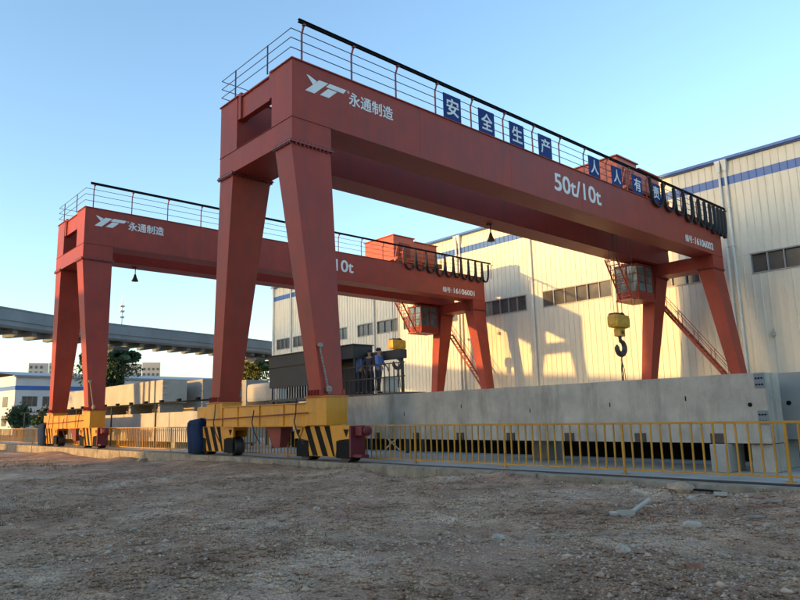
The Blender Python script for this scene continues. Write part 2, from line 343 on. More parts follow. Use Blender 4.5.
def gantry_crane(cx, label, number, signs, loops, lamps):
    root = empty('gantry_crane', (cx,0,0), 0, label, 'gantry crane', 'red double girder gantry cranes')
    y0, y1 = -LY, SP+LY
    R = M['red']
    for s in (-1, 1):
        xi, xo = s*GI, s*HW; a, b = min(xi,xo), max(xi,xo)
        m = MB(); m.box(a, b, y0, y1, ZS, ZT-.03); gd = m.build('main_girder', R, root)
        m = MB(); m.box(a-.05, b+.05, y0-.05, y1+.05, ZT-.028, ZT+.012); m.build('top_flange', R, gd)
        m = MB(); m.box(a-.04, b+.04, y0+2*LY+.02, y1-2*LY-.02, ZS-.022, ZS-.002); m.build('bottom_flange', R, gd)
        for k in range(1, 6):
            yy = y0+k*(y1-y0)/6+.3
            MB().box(xo-(.004 if s > 0 else -.0), xo+(.004 if s > 0 else 0), yy-.012, yy+.012, ZS+.01, ZT-.032).build('weld_seam', R, gd)
        # trolley rail on top of the girder
        m = MB(); xm = s*1.86; m.box(xm-.045, xm+.045, y0+.5, y1-.5, ZT+.014, ZT+.12); m.build('trolley_rail', M['steel'], gd)
    for (ya, yb) in ((y0+.10, y0+.34), (y1-.34, y1-.10)):
        m = MB(); m.box(-GI+.002, GI-.002, ya, yb, ZT-.93, ZT-.08); m.box(-GI+.002, GI-.002, ya-.06, yb+.06, ZT-.075, ZT-.02)
        m.build('end_tie_beam', R, root)
        for s in (-1, 1): MB().box(s*1.10-.10, s*1.10+.10, min(ya, y0+.02) if ya < 5 else ya-.02, yb+.02 if ya < 5 else max(yb, y1-.02), ZT-.95, ZT+.10).build('gusset_plate', R, root)
    for yc in (0, SP):
        m = MB(); m.box(-HW, HW, yc-LY, yc+LY, ZL+.035, ZS-.012); sb = m.build('saddle_beam', R, root)
        m = MB(); m.box(-HW-.025, HW+.025, yc-LY-.025, yc+LY+.025, ZS-.010, ZS-.001); m.build('seam_plate', M['dred'], sb)
        for s in (-1, 1):
            t0, t1 = (1.46, 2.46) if s > 0 else (-2.46, -1.46); b0, b1 = (2.93, 3.57) if s > 0 else (-3.57, -2.93)
            m = MB(); m.hexa([(b0,yc-.41,1.99),(b1,yc-.41,1.99),(b1,yc+.41,1.99),(b0,yc+.41,1.99)], [(t0,yc-LY,ZL-.035),(t1,yc-LY,ZL-.035),(t1,yc+LY,ZL-.035),(t0,yc+LY,ZL-.035)])
            lg = m.build('leg', R, root, bev=.012)
            flange_with_bolts(t0, t1, yc-LY, yc+LY, ZL, True).build('leg_top_flange', M['dred'], lg)
            m = MB(); m.box(b0-.10, b1+.10, yc-.50, yc+.50, 1.964, 1.988); m.build('leg_foot_plate', R, lg)
            m = MB()
            for k in range(5):
                for e in (-1, 1): m.prism([(b0+(b1-b0)*k/4-.006,1.99),(b0+(b1-b0)*k/4+.006,1.99),(b0+(b1-b0)*k/4+.006,2.16),(b0+(b1-b0)*k/4-.006,2.16)], 'y', yc+e*.40 if e > 0 else yc-.49, yc+.49 if e > 0 else yc-.40)
            m.build('foot_ribs', R, lg)['kind'] = 'stuff'
        end_carriage(root, yc, -1 if yc == 0 else 1)
    # chain and pulley hanging on the near leg
    m = MB(); m.lathe([(.03,-.04),(.075,-.04),(.075,.04),(.03,.04)], (3.46, -.38, 3.52), 14, 'x')
    for i in range(30):
        t = i/29; p = Vector((3.44+.19*t, -.38+.16*t, 3.45-1.25*t)); q = p+Vector((.03*(i%2), .03*(1-i%2), -.045)); m.tube([p,q], .027, 5)
    m.lathe([(.03,-.14),(.09,-.06),(.09,.05),(.03,.10)], (3.66, -.20, 2.16), 10); m.build('chain_hoist', M['wood'], root)
    # blue fabric cover at the -X end of the near carriage
    V = []; nz, na = 15, 40
    for i in range(nz):
        t = i/(nz-1); z = .05+1.37*t; k = min(1, (1-t)/.10)**.45*(1-.10*max(0,t-.55)); k *= 1-.09*(1-min(1,t/.2))
        for j in range(na):
            a = 2*math.pi*j/na; c, s_ = math.cos(a), math.sin(a); p = 4.5
            rr = (abs(c)**p+abs(s_)**p)**(-1/p); w = 1+.025*math.sin(9*a+t*2.5)+.02*math.sin(4*a-3*t+1)+random.uniform(-.012,.012)
            V.append((-4.98+.60*rr*c*k*w+.03*math.sin(t*7), -.1+.40*rr*s_*k*w, z))
    Fq = [(i*na+j, i*na+(j+1)%na, (i+1)*na+(j+1)%na, (i+1)*na+j) for i in range(nz-1) for j in range(na)]+[tuple((nz-1)*na+j for j in range(na)), tuple(range(na))[::-1]]
    m = MB(); m.add(V, Fq); m.build('fabric_cover', M['tarp'], root, smooth=True, label='dark blue fabric cover over a drive at the carriage end')
    # handrails: yard-side girder edge with the festoon track, and the near end
    xr = HW; ys_ = [-.40+2.183*k for k in range(17)]
    me = MB(); handrail_post(me, 0, xr); pm = me.mesh('handrail_post', M['dred'])
    hr = None
    for y in ys_: put('handrail_post', pm, root, (0, y, 0))
    for z in (ZT+.40, ZT+.76, ZT+1.10):
        m = MB(); m.tube([(xr-.05, y0-.02, z), (xr-.05, y1, z)], .016, 6); m.tube([(xr-.05, y0-.02, z), (-xr+.05, y0-.02, z)], .016, 6); m.tube([(-xr+.05, y0-.02, z), (-xr+.05, y0+1.3, z)], .016, 6)
        m.build('handrail_bar', M['rail'], root)
    for x in (-1.35, .95): MB().bar((x,y0-.02,ZT+.01), (x,y0-.02,ZT+1.12), .04).build('handrail_post', M['rail'], root)
    m = MB(); zt = ZT+1.33; m.box(xr+.06, xr+.16, y0+.18, y1+.9, zt, zt+.025); m.box(xr+.10, xr+.12, y0+.18, y1+.9, zt+.025, zt+.10); m.box(xr+.06, xr+.16, y0+.18, y1+.9, zt+.10, zt+.125)
    m.build('festoon_track', M['black'], root)
    # festoon cable loops
    for (ya, yb, drop) in loops:
        m = MB()
        for off in (-.05, .05):
            pts = []
            for k in range(17):
                t = k/16; y = ya+(yb-ya)*t+math.sin(t*math.pi*2)*.10*(yb-ya)*-1; z = zt-.06-drop*(1-abs(2*t-1)**2.6)
                pts.append((xr+.11+off+.02*math.sin(k), y, z))
            m.tube(pts, .055, 6)
        m.box(xr+.07, xr+.15, ya-.05, ya+.05, zt-.14, zt-.002); m.build('festoon_loop', M['rubber'], root)
    # logo, maker's name, rating, number
    lx = HW+.006
    def logo(polys):
        m = MB()
        for poly in polys: m.prism([(y, z) for y, z in poly], 'x', lx-.002, lx+.004)
        return m.build('logo', M['white'], root)
    u0, w_, v0, h_ = -.28, 1.62, 12.36, .62
    q = lambda u, v: (u0+u*w_, v0+v*h_)
    logo([[q(.03,1),q(.10,.98),q(.30,.80),q(.20,.52)], [q(.36,.92),q(.60,.92),q(.24,.02),q(0,.02)],
          [q(.64,.94),q(1.1,.94),q(1.02,.66),q(.54,.66)], [q(.60,.60),q(.84,.60),q(.62,.06),q(.38,.06)]])
    text_mesh('lettering', '®', .10, .10, M['white'], root, (lx, u0+1.12*w_, 12.84), bold=.01)
    text_mesh('lettering', '永通制造', 2.12, .50, M['white'], root, (lx, 1.62, 12.42), bold=.028)
    text_mesh('lettering', '50t/10t', 4.15, .86, M['white'], root, (lx, 14.25, 11.93), bold=.03)
    text_mesh('lettering', '编号', .95, .46, M['white'], root, (lx, 28.05, 11.56), bold=.03); text_mesh('lettering', ':', .07, .26, M['white'], root, (lx, 29.12, 11.60), bold=.03)
    text_mesh('lettering', number, 2.65, .44, M['white'], root, (lx, 29.40, 11.57), bold=.05)
    for ch, y in signs:
        m = MB(); m.box(HW+.0, HW+.02, y, y+1.07, ZT+.04, ZT+1.12); sb = m.build('sign_board', M['signblue'], root)
        text_mesh('lettering', ch, .72, .74, M['white'], sb, (HW+.024, y+.18, ZT+.2), bold=.03)
    # operator's cab under the far girder, beside the far legs
    xa, xb, ya, yb, za, zb = -3.15, -1.55, 29.35, 31.55, 8.62, 11.0
    m = MB(); m.box(xa-.05, xb+.05, ya-.12, yb+.02, za, za+.12); m.box(xa-.05, xb+.05, ya-.08, yb+.02, zb, zb+.10); m.box(xa, xb, yb-.06, yb, za+.122, zb-.002)
    m.box(xa, xb, ya+.02, yb-.07, za+.122, za+.62); m.box(xa+.35, xa+.6, ya+.2, yb-.2, zb+.102, ZS-.025); m.box(xb-.6, xb-.35, ya+.2, yb-.2, zb+.102, ZS-.025); cab = m.build('cab', M['red'], root)
    for i, (p, q_) in enumerate([((xa,ya),(xa,ya)),((xb,ya),(xb,ya)),((xb,(ya+yb)/2),(xb,(ya+yb)/2)),(((xa+xb)/2,ya),((xa+xb)/2,ya)),((xb,yb-.1),(xb,yb-.1)),((xa,yb-.1),(xa,yb-.1))]):
        MB().bar((p[0],p[1]+(.02 if p[1]==ya else 0),za+.62), (q_[0],q_[1],zb), .07).build('cab_post', M['red'], cab)
    for z in (za+1.25, za+1.8):
        m = MB(); m.bar((xa,ya+.01,z), (xb,ya+.01,z), .045); m.bar((xb+.005,ya,z), (xb+.005,yb-.08,z), .045); m.build('cab_rail', M['red'], cab)
    m = MB(); m.box(xa+.05, xb-.05, ya+.03, ya+.045, za+.63, zb-.01); m.build('cab_window', M['cabglass'], cab)
    m = MB(); m.box(xb-.04, xb-.025, ya+.06, yb-.1, za+.63, zb-.01); m.build('cab_window', M['cabglass'], cab)
    m = MB(); m.box(xa+.025, xa+.04, ya+.06, yb-.1, za+.63, zb-.01); m.build('cab_window', M['cabglass'], cab)
    m = MB(); m.box(xa+.4, xa+.9, ya+1.0, ya+1.5, za+.63, za+1.5); m.box(xa+.4, xa+.9, ya+1.4, ya+1.5, za+1.51, za+2.0); m.build('cab_seat', M['black'], cab)
    # guard cage of the ladder beside the cab
    ladder_parts(root, (-2.3,27.35,11.25), (-2.3,29.0,8.70), (.42,0,0), 9, 'x', M['orange'], .75, .16, 'ladder')
    m = MB(); m.box(-2.8, -1.8, 28.9, 29.22, 8.62, 8.68); m.build('cab_landing', M['orange'], root)
    # long stair at the far legs down to the ground
    ladder_parts(root, (-2.35,33.95,8.8), (3.35,33.95,1.25), (0,.3,0), 26, 'y', R, .95, .22, 'stair')
    m = MB(); m.box(-3.0, -2.3, 33.55, 34.3, 8.74, 8.8); m.box(-3.0,-2.5,33.10,33.54,8.70,8.79); m.build('stair_landing', R, root)
    m = MB(); m.bar((3.1,33.95,1.2), (2.6,32.9,1.5), .08); m.bar((2.2,33.9,2.6), (3.2,33.0,2.6), .08); m.build('stair_bracket', R, root)
    # bell lamps under the far girder
    for y in lamps:
        m = MB(); m.tube([(-1.9,y,ZS-.03),(-1.9,y,ZS-.5)], .03, 8); m.box(-1.98,-1.82,y-.22,y+.05,ZS-.10,ZS-.03); lp = m.build('lamp_arm', M['steel'], root)
        MB().lathe([(.05,ZS-.48),(.08,ZS-.58),(.12,ZS-.72),(.21,ZS-.92),(.22,ZS-.95)], (-1.9,y,0), 18).build('lamp_shade', M['steel'], lp, smooth=True)
    return root
SIGNS = [(c, y) for c, y in zip('安全生产人人有责', (6.58, 8.78, 10.92, 13.12, 17.46, 19.72, 21.95, 24.15))]
def loop_set(start, end, n, wide, drops):
    ys, y = [], end
    gaps = [(.75+.95*wide*(k/(n-1))**1.6) for k in range(n)]; tot = sum(gaps); sc_ = (end-start)/tot
    out = []; y = end
    for k, g_ in enumerate(gaps): out.append((y-g_*sc_, y, drops[0]+(drops[1]-drops[0])*(k/(n-1))+random.uniform(-.1,.1))); y -= g_*sc_
    return out
C1, C2 = -5.42, -26.36
crane1 = gantry_crane(C1, 'large red double girder gantry crane with blue character boards along its handrail', '16106002', SIGNS, loop_set(23.8, 34.2, 11, 1.6, (2.05, 1.55)), (14.6,))
crane2 = gantry_crane(C2, 'red gantry crane without blue boards, standing farther along the rail behind the larger one', '16106001', [], loop_set(23.6, 34.0, 10, .35, (1.75, 1.7)), (3.8,))

def trolley(cx, yc, label, hook_z, glabel):
    root = empty('crane_trolley', (cx, yc, ZT+.12), 0, label, 'trolley', 'hoist trolleys on the gantry cranes')
    m = MB(); m.box(-2.05, 2.05, -1.6, 3.6, .36, .52)
    for s in (-1, 1): m.box(s*1.86-.12, s*1.86+.12, -1.7, 3.7, .20, .355)
    fr = m.build('trolley_frame', M['orange'], root)
    for s in (-1, 1):
        for y in (-1.2, 3.2): MB().lathe([(.06,-.07),(.2,-.07),(.2,.07),(.06,.07)], (s*1.86, y, .20), 16, 'x').build('trolley_wheel', M['steel'], root)
    # housing with a pitched front roof and a lower rear part
    m = MB(); m.box(-2.1, 1.55, -1.55, .75, .525, 2.42); h = m.build('hoist_housing', M['orange'], root, bev=.02)
    m = MB(); m.box(-2.1, 1.55, .755, 3.5, .525, 2.18); m.build('hoist_housing', M['orange'], root, bev=.02)
    m = MB(); m.box(-2.2, 1.65, -1.65, .85, 2.425, 2.49); m.build('housing_roof', M['orange'], h)
    m = MB(); m.box(-2.2, 1.65, .86, 3.6, 2.185, 2.25); m.build('housing_roof', M['orange'], h)
    for k in range(4): MB().box(-2.1, 1.55, -1.562, -1.552, .85+k*.4, .87+k*.4).build('panel_seam', M['dred'], h)
    m = MB(); m.box(1.56, 1.60, -.9, .3, .7, 1.9); m.build('access_door', M['red'], h)
    m = MB()
    m.bar((1.7,-1.5,.53), (2.0,-1.5,1.5), .06); m.bar((1.7,-.8,.53), (2.0,-.8,1.5), .06); m.bar((2.0,-1.5,1.5), (2.0,-.8,1.5), .06); m.bar((2.0,-1.2,.9),(2.62,-1.2,.95),.06); m.build('cable_tow_arm', M['orange'], root)
    # ropes
    zz = hook_z-(ZT+.12)
    for (dx, dy) in ((-.16,-.32),(-.16,.32),(.16,-.32),(.16,.32)):
        MB().tube([(dx, dy, .35), (dx*.7, dy*.75, zz+.9)], .016, 6).build('hoist_rope', M['steel'], root)
    for dx in (-.1, .1): MB().tube([(dx, 1.9, .35), (dx, 1.9, zz+1.6)], .013, 6).build('hoist_rope', M['steel'], root)
    # hook block
    hb = empty('hook_block', (cx, yc, hook_z), 0, glabel, 'crane hook', 'hook blocks hanging from the cranes')
    m = MB(); m.box(-.36, .36, -.78, .78, -.02, .80); m.build('block_body', M['hookyellow'], hb, bev=.22)
    m = MB(); m.box(-.30, .30, -.66, .16, .50, .87); m.build('rope_guard', M['rubber'], hb, bev=.10)
    for x in (-.14, .14): MB().lathe([(.30,-.05),(.44,-.07),(.36,0),(.44,.07),(.30,.05)], (x, .1, .48), 24, 'x').build('sheave', M['rubber'], hb)
    m = MB(); m.box(-.2, .2, -.31, .31, -.50, -.03); m.build('swivel_housing', M['hookyellow'], hb, bev=.04)
    m = MB(); m.lathe([(.12,-.23),(.12,.23)], (0,0,-.28), 14, 'x'); m.build('swivel_pin', M['steel'], hb)
    pts = [(0,0,-.46),(0,0,-.66),(0,.06,-.78)]; rad = [.11,.10,.11]
    for k in range(12):
        a = math.radians(62-k*24); pts.append((0, .44*math.cos(a), -1.16+.40*math.sin(a))); rad.append(.125+.045*math.sin(k/11*math.pi)-(.07 if k == 11 else 0))
    MB().tube(pts, rad, 10).build('hook', M['steel'], hb, smooth=True)
    m = MB()
    for i in range(20):
        t = i/19; p = Vector((0, .02*math.sin(i), -1.50-1.55*t)); m.tube([p, p+Vector((.02*(i%2), .03*(1-i%2), -.085))], .04, 5)
    m.tube([(0,0,-1.95),(0,.22,-2.4),(0,.30,-3.15)], .022, 6); m.tube([(0,0,-1.95),(0,-.12,-2.4),(0,-.14,-3.15)], .022, 6); m.build('sling', M['rubber'], hb)
trolley(C1, 23.7, 'weathered orange hoist trolley house on the crane with blue character boards', 6.1, 'yellow hook block with black sling hanging under the crane with blue boards')
trolley(C2, 24.95, 'sunlit bright orange hoist trolley house on the crane without boards', 6.75, 'yellow round hook block hanging behind the dark work platform canopy')

# ---------------------------------------------------------------- warehouse
W = 36.48; WX0, WX1 = -64.3, 20.0
wh = empty('warehouse', (WX0, W, 0), 0, 'tall cream corrugated warehouse with blue roof trim and window strips', 'warehouse')
def P(x, y, z): return (x-WX0, y-W, z)
def sheet(x0, x1, z0, z1, mt, name='cladding_sheet'):
    prof = [(x0, 0)]; k = math.floor(x0/.5)*.5
    while k < x1:
        for (d, o) in ((.20,0),(.225,-.045),(.275,-.045),(.30,0)):
            if x0+.004 < k+d < x1-.004: prof.append((k+d, o))
        k += .5
    prof.append((x1, 0)); n = len(prof); m = MB()
    m.add([P(x, W+o, z0) for x, o in prof]+[P(x, W+o, z1) for x, o in prof], [(i, i+1, n+i+1, n+i) for i in range(n-1)])
    return m.build(name, mt, wh)
WIN = [(-63.2,-60.1),(-59.2,-56.2),(-55.0,-51.6),(-50.6,-47.8),(-45.8,-43.1),(-42.3,-38.9),(-37.9,-35.0),(-33.9,-29.9),(-27.6,-21.55),(-19.7,-13.0),(-12.2,-5.85),(-2.2,4.1),(5.0,11.3),(12.2,18.2)]
xcur = WX0; cols = []
while xcur < WX1-.01: cols.append((xcur, min(xcur+1.5, WX1))); xcur += 1.5
for a, b in cols:
    sheet(a+.002, b-.002, 0, 10.43, M['clad']); sheet(a+.002, b-.002, 11.80, 17.14, M['clad'])
    sheet(a+.002, b-.002, 17.145, 17.76, M['blue'], 'stripe_sheet'); sheet(a+.002, b-.002, 17.765, 18.90, M['clad'])
edges = [WX0]+[e for w in WIN for e in w]+[WX1]
for i in range(0, len(edges), 2):
    a, b = edges[i], edges[i+1]; n = max(1, math.ceil((b-a)/1.5))
    for k in range(n): sheet(a+(b-a)*k/n+.002, a+(b-a)*(k+1)/n-.002, 10.435, 11.795, M['clad'])
for a, b in WIN:
    n = max(2, round((b-a)/1.05)); m = MB(); y_ = W-.05
    m.box(*[P(a,0,0)[0]-.03, P(b,0,0)[0]+.03], -.07, .12, 10.40, 10.47); m.box(P(a,0,0)[0]-.03, P(b,0,0)[0]+.03, -.07, .12, 11.76, 11.83)
    for k in range(n+1):
        x = P(a+(b-a)*k/n,0,0)[0]; m.box(x-.03, x+.03, -.06, .12, 10.471, 11.759)
    wo = m.build('window', M['frame'], wh)
    for k in range(n):
        MB().box(P(a+(b-a)*k/n,0,0)[0]+.031, P(a+(b-a)*(k+1)/n,0,0)[0]-.031, .07, .085, 10.471, 11.759).build('pane', M['pane'], wo, rot=(0,0,random.uniform(-.002,.002)))
    MB().box(P(a,0,0)[0]-.1, P(b,0,0)[0]+.1, -.13, -.075, 11.84, 11.87).build('drip_flashing', M['trim'], wo)
m = MB(); L_ = WX1-WX0; D = 40
m.prism([(-.32,18.98),(-.32,19.17),(-.05,19.17),(-.05,18.91),(-.18,18.91),(-.18,18.98)], 'x', -.1, L_+.1); m.build('roof_fascia', M['blue'], wh)
m = MB(); m.add([(-.2,-.30,19.18),(L_+.2,-.30,19.18),(L_+.2,D/2,21.6),(-.2,D/2,21.6),(L_+.2,D+.3,19.18),(-.2,D+.3,19.18)], [(0,1,2,3),(3,2,4,5)]); m.build('roof', M['roof'], wh)
for x in (.0, L_):
    m = MB(); m.prism([(.03,0),(D,0),(D,19.1),(D/2,21.5),(.03,19.1)], 'x', x-.05 if x else -.03, x+.03 if x else .05); m.build('end_wall', M['clad'], wh)
m = MB(); m.box(0, L_, D-.1, D, 0, 19.1); m.build('back_wall', M['clad'], wh)
for x, two in ((-63.9,0),(-59.65,0),(-42.7,0),(-29.5,1),(-20.7,0),(-3.45,1),(13.4,1)):
    for dx in ((-.22,.22) if two else (0,)):
        xx = P(x+dx,0,0)[0]; m = MB(); m.tube([(xx,-.17,0.1),(xx,-.17,18.2)], .09, 10); dp = m.build('downpipe', M['trim'], wh)
        m = MB(); m.hexa([(xx-.1,-.28,18.15),(xx+.1,-.28,18.15),(xx+.1,-.07,18.15),(xx-.1,-.07,18.15)], [(xx-.2,-.40,18.97),(xx+.2,-.40,18.97),(xx+.2,-.06,18.97),(xx-.2,-.06,18.97)]); m.build('hopper', M['trim'], dp)
        m = MB()
        for z in (2.5, 5.5, 8.5, 12.6, 15.4): m.box(xx-.12, xx+.12, -.28, -.05, z, z+.05)
        m.build('pipe_clamp', M['trim'], dp)
MB().box(.0, .22, -.12, -.06, 0, 18.9).build('corner_trim', M['trim'], wh)
# electrical boxes and cameras low on the wall
for x, z in ((-1.3, 6.0), (-24.8, 8.5)):
    m = MB(); m.box(x-.12, x+.12, W-.30, W-.08, z, z+.25); m.bar((x,W-.18,z+.25),(x,W-.08,z+.5),.04); m.build('wall_lamp', M['plastic'], label='small white lamp on the cream wall, '+('near the short right window' if x > -5 else 'under the long window between the cranes'), cat='lamp')

# ---------------------------------------------------------------- precast concrete beams
def concrete_beam(x0, x1, y0, y1, z0, z1, mt, label, details=True, group='precast concrete beams'):
    root = empty('concrete_beam', ((x0+x1)/2, (y0+y1)/2, z0), 0, label, 'concrete beam', group)
    hx, hy, h = (x1-x0)/2, (y1-y0)/2, z1-z0
    n = max(2, int((x1-x0)/.8)); V = []; m = MB()
    for i in range(n+1):                        # lightly uneven long faces
        x = -hx+2*hx*i/n; j = random.uniform(-.004,.004)
        for (yy, zz) in ((-hy+j,0),(hy,0),(hy,h),(-hy+j,h)): V.append((x, yy, zz+(random.uniform(-.006,.006) if zz else 0)))
    Fs = [(i*4+a, (i+1)*4+a, (i+1)*4+(a+1)%4, i*4+(a+1)%4) for i in range(n) for a in range(4)]+[(3,2,1,0), (n*4,n*4+1,n*4+2,n*4+3)]
    m.add(V, Fs); m.build('beam_body', mt, root)
    return root, hx, hy, h
def lump(m, c, s, seed=0, n=2):
    rnd = random.Random(seed); bm = bmesh.new(); bmesh.ops.create_icosphere(bm, subdivisions=n, radius=1)
    for v in bm.verts:
        k = rnd.uniform(.72, 1.12); v.co = Vector((c[0]+v.co.x*s[0]*k, c[1]+v.co.y*s[1]*k, c[2]+v.co.z*s[2]*k))
    m.add([v.co[:] for v in bm.verts], [tuple(v.index for v in f.verts) for f in bm.faces]); bm.free()
b1, hx, hy, h = concrete_beam(-3.9, 9.86, 2.1, 2.88, .586, 2.0, M['concrete'], 'long grey precast concrete beam on blocks right behind the yellow fence')
bx, bz = (-3.9+9.86)/2, .586
for px_ in (-2.2, -.35, 1.48, 3.32, 5.17, 7.07, 8.80):
    MB().box(px_-.13-bx, px_+.13-bx, -hy-.03, -hy+.02, .0, .20).build('lifting_bracket', M['steel'], b1)
for x in (-.9, 1.55, 4.0, 6.35, 8.2):
    m = MB(); m.box(x-bx-.012, x-bx+.012, -hy-.006, -hy+.01, .80+.1*math.sin(x), .90+.1*math.sin(x)); m.build('tie_slot', M['black'], b1)
for z0, z1 in ((1.69,1.985), (.96,1.24)):
    m = MB(); m.box(9.66-bx, 9.852-bx, -hy-.012, -hy+.01, z0-bz, z1-bz); pl = m.build('anchor_plate', M['viaduct'], b1)
    for k in range(6): MB().lathe([(.016,-hy-.035),(.016,-hy-.013)], (9.70-bx+.055*(k%3), 0, z0-bz+.07+.13*(k//3)), 8, 'y').build('bolt', M['black'], pl)
MB().lathe([(.045,-hy-.006),(.045,-hy+.02)], (9.53-bx, 0, 1.36-bz), 14, 'y').build('duct_hole', M['black'], b1)
for i, (x0, x1, y0_, y1_) in enumerate(((8.70,9.08,1.92,2.72),(9.42,9.84,2.2,2.86))):
    MB().box(x0, x1, y0_, y1_, .003, .57).build('support_block', M['concrete'] if i else M['concrete2'], bev=.015, label=('square pale concrete block propping the long beam near its end', 'narrow concrete block under the very end of the long beam')[i], cat='concrete block', group='concrete blocks under the long beam')
# black slab standing in for the shade beneath the long beam
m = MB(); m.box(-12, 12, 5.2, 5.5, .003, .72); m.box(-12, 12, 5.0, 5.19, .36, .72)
m.build('gap_shade_slab', M['black'], label='black slab standing in for the shade in the gap beneath the long beam', cat='shade slab')
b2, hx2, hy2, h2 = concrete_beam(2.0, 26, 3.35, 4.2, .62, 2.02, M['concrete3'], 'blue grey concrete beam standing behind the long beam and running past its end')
MB().lathe([(.05,-hy2-.006),(.05,-hy2+.02)], (9.85-14.0, 0, 1.38-.62), 14, 'y').build('duct_hole', M['black'], b2)
MB().lathe([(.05,-hy2-.006),(.05,-hy2+.02)], (12.6-14.0, 0, 1.38-.62), 14, 'y').build('duct_hole', M['black'], b2)
for x in (3, 9.1, 13.5, 18, 23): MB().box(x, x+.6, 3.4, 4.1, .003, .608).build('support_block', M['concrete3'], bev=.015, label='blue grey concrete block under the rear beam', cat='concrete block', group='blocks under the rear beam')
# stacked beams between the two cranes
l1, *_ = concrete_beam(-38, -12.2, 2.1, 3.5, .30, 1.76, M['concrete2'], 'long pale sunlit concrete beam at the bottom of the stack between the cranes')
for k in range(6): MB().box(-37+k*4.7, -36.5+k*4.7, 2.15, 3.4, .003, .29).build('support_block', M['concrete2'], label='low concrete block under the sunlit bottom beam', cat='concrete block', group='blocks under the sunlit beam')
for k in range(5): MB().box(-36+k*4.0, -35.7+k*4.0, 2.15, 3.4, 1.772, 2.245).build('timber_spacer', M['wood'], label='timber spacer between the two stacked sunlit beams', cat='timber', group='spacers between stacked beams')
l2, hxl, hyl, hl = concrete_beam(-37.5, -19.4, 2.12, 3.45, 2.25, 3.46, M['concrete2'], 'pale concrete beam on top of the sunlit stack, ribs at its end')
for k in range(3): MB().box(hxl-2.6+k*.75, hxl-2.35+k*.75, -hyl-.10, -hyl-.002, 0, hl).build('end_rib', M['concrete2'], l2, bev=.02)
for z in (.1, .45, .8, 1.05): MB().box(hxl-.12, hxl+.05, -hyl-.02, -hyl+.25, z, z+.1).build('shear_key', M['concrete2'], l2, bev=.02)
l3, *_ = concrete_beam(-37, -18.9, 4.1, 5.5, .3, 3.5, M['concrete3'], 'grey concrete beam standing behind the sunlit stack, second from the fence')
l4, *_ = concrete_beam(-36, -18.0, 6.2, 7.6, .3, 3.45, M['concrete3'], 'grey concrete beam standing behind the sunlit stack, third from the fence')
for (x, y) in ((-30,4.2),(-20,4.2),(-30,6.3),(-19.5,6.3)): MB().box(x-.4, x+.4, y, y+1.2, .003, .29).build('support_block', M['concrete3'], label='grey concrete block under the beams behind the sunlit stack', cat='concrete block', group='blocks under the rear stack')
MB().box(-15.9, -12.9, 5.0, 6.2, 2.15, 3.08).build('concrete_segment', M['concrete2'], bev=.18, label='short rounded cream concrete segment on a stand beside the dark platform', cat='concrete block')
m = MB()
for x in (-15.6, -13.4):
    for y in (5.1, 5.95): m.box(x, x+.15, y, y+.15, .003, 2.0)
m.box(-15.9, -12.95, 5.0, 6.2, 2.0, 2.14); m.build('steel_stand', M['steel'], label='dark steel stand carrying the short cream segment', cat='stand')
# conductor rail on posts
cr = empty('conductor_rail', (-28, 1.45, 0), 0, 'thin black conductor rail on slim posts in front of the sunlit beams', 'conductor rail')
MB().box(-16, 16.5, -.04, .04, 2.17, 2.25).build('conductor_bar', M['black'], cr)
for k in range(17):
    x = -15.5+k*1.97
    MB().box(x-.12, x+.12, -.07, .07, 2.252, 2.36).build('insulator', M['black'], cr)
for k in range(6): MB().box(-15+k*6.1, -14.93+k*6.1, -.035, .035, .003, 2.168).build('post', M['steel'], cr)

# ---------------------------------------------------------------- yellow fences
def fence(x0, x1, posts, label, y=.6):
    root = empty('railing_fence', (x0, y, 0), 0, label, 'fence', 'yellow railing fence along the crane rail')
    L = x1-x0
    MB().box(0, L, -.022, .022, 1.015, 1.06).build('top_rail', M['fence'], root, bev=.006)
    MB().box(0, L, -.018, .018, .075, .11).build('bottom_rail', M['fence'], root, bev=.005)
    me = MB().box(-.024, .024, -.024, .024, .003, 1.013).mesh('post', M['fence'], bev=.006)
    mb = MB().box(-.016, .016, -.016, .016, .112, 1.013).mesh('baluster', M['fence'], bev=.005)
    px_ = [p-x0 for p in posts]
    x = .0; k = 0
    for a, b in zip(px_[:-1], px_[1:]):
        put('post', me, root, (a,0,0)); n = round((b-a)/.2107)
        for i in range(1, n): put('baluster', mb, root, (a+(b-a)*i/n+random.uniform(-.006,.006), random.uniform(-.003,.003), 0), (random.uniform(-.008,.008), random.gauss(0,.011), 0))
    put('post', me, root, (px_[-1],0,0))
    mf = MB().box(-.07, .07, -.07, .07, .0, .012).mesh('foot_plate', M['fence'])
    for a in px_: put('foot_plate', mf, root, (a,0,.0005))
rp = [1.15+3.16*k for k in range(-1, 6)]
fence(rp[0]-.03, rp[-1]+.03, rp, 'yellow railing fence in front of the long grey beam, right of the striped bogie')
lp = [-2.1-3.16*k for k in range(0, 8)][::-1]
fence(lp[0]-.03, lp[-1]+.03, lp, 'yellow railing fence between the two cranes, in front of the sunlit beams')
fp = [-24.4-3.16*k for k in range(0, 9)][::-1]
fence(fp[0]-.03, fp[-1]+.03, fp, 'yellow railing fence under and beyond the farther crane')

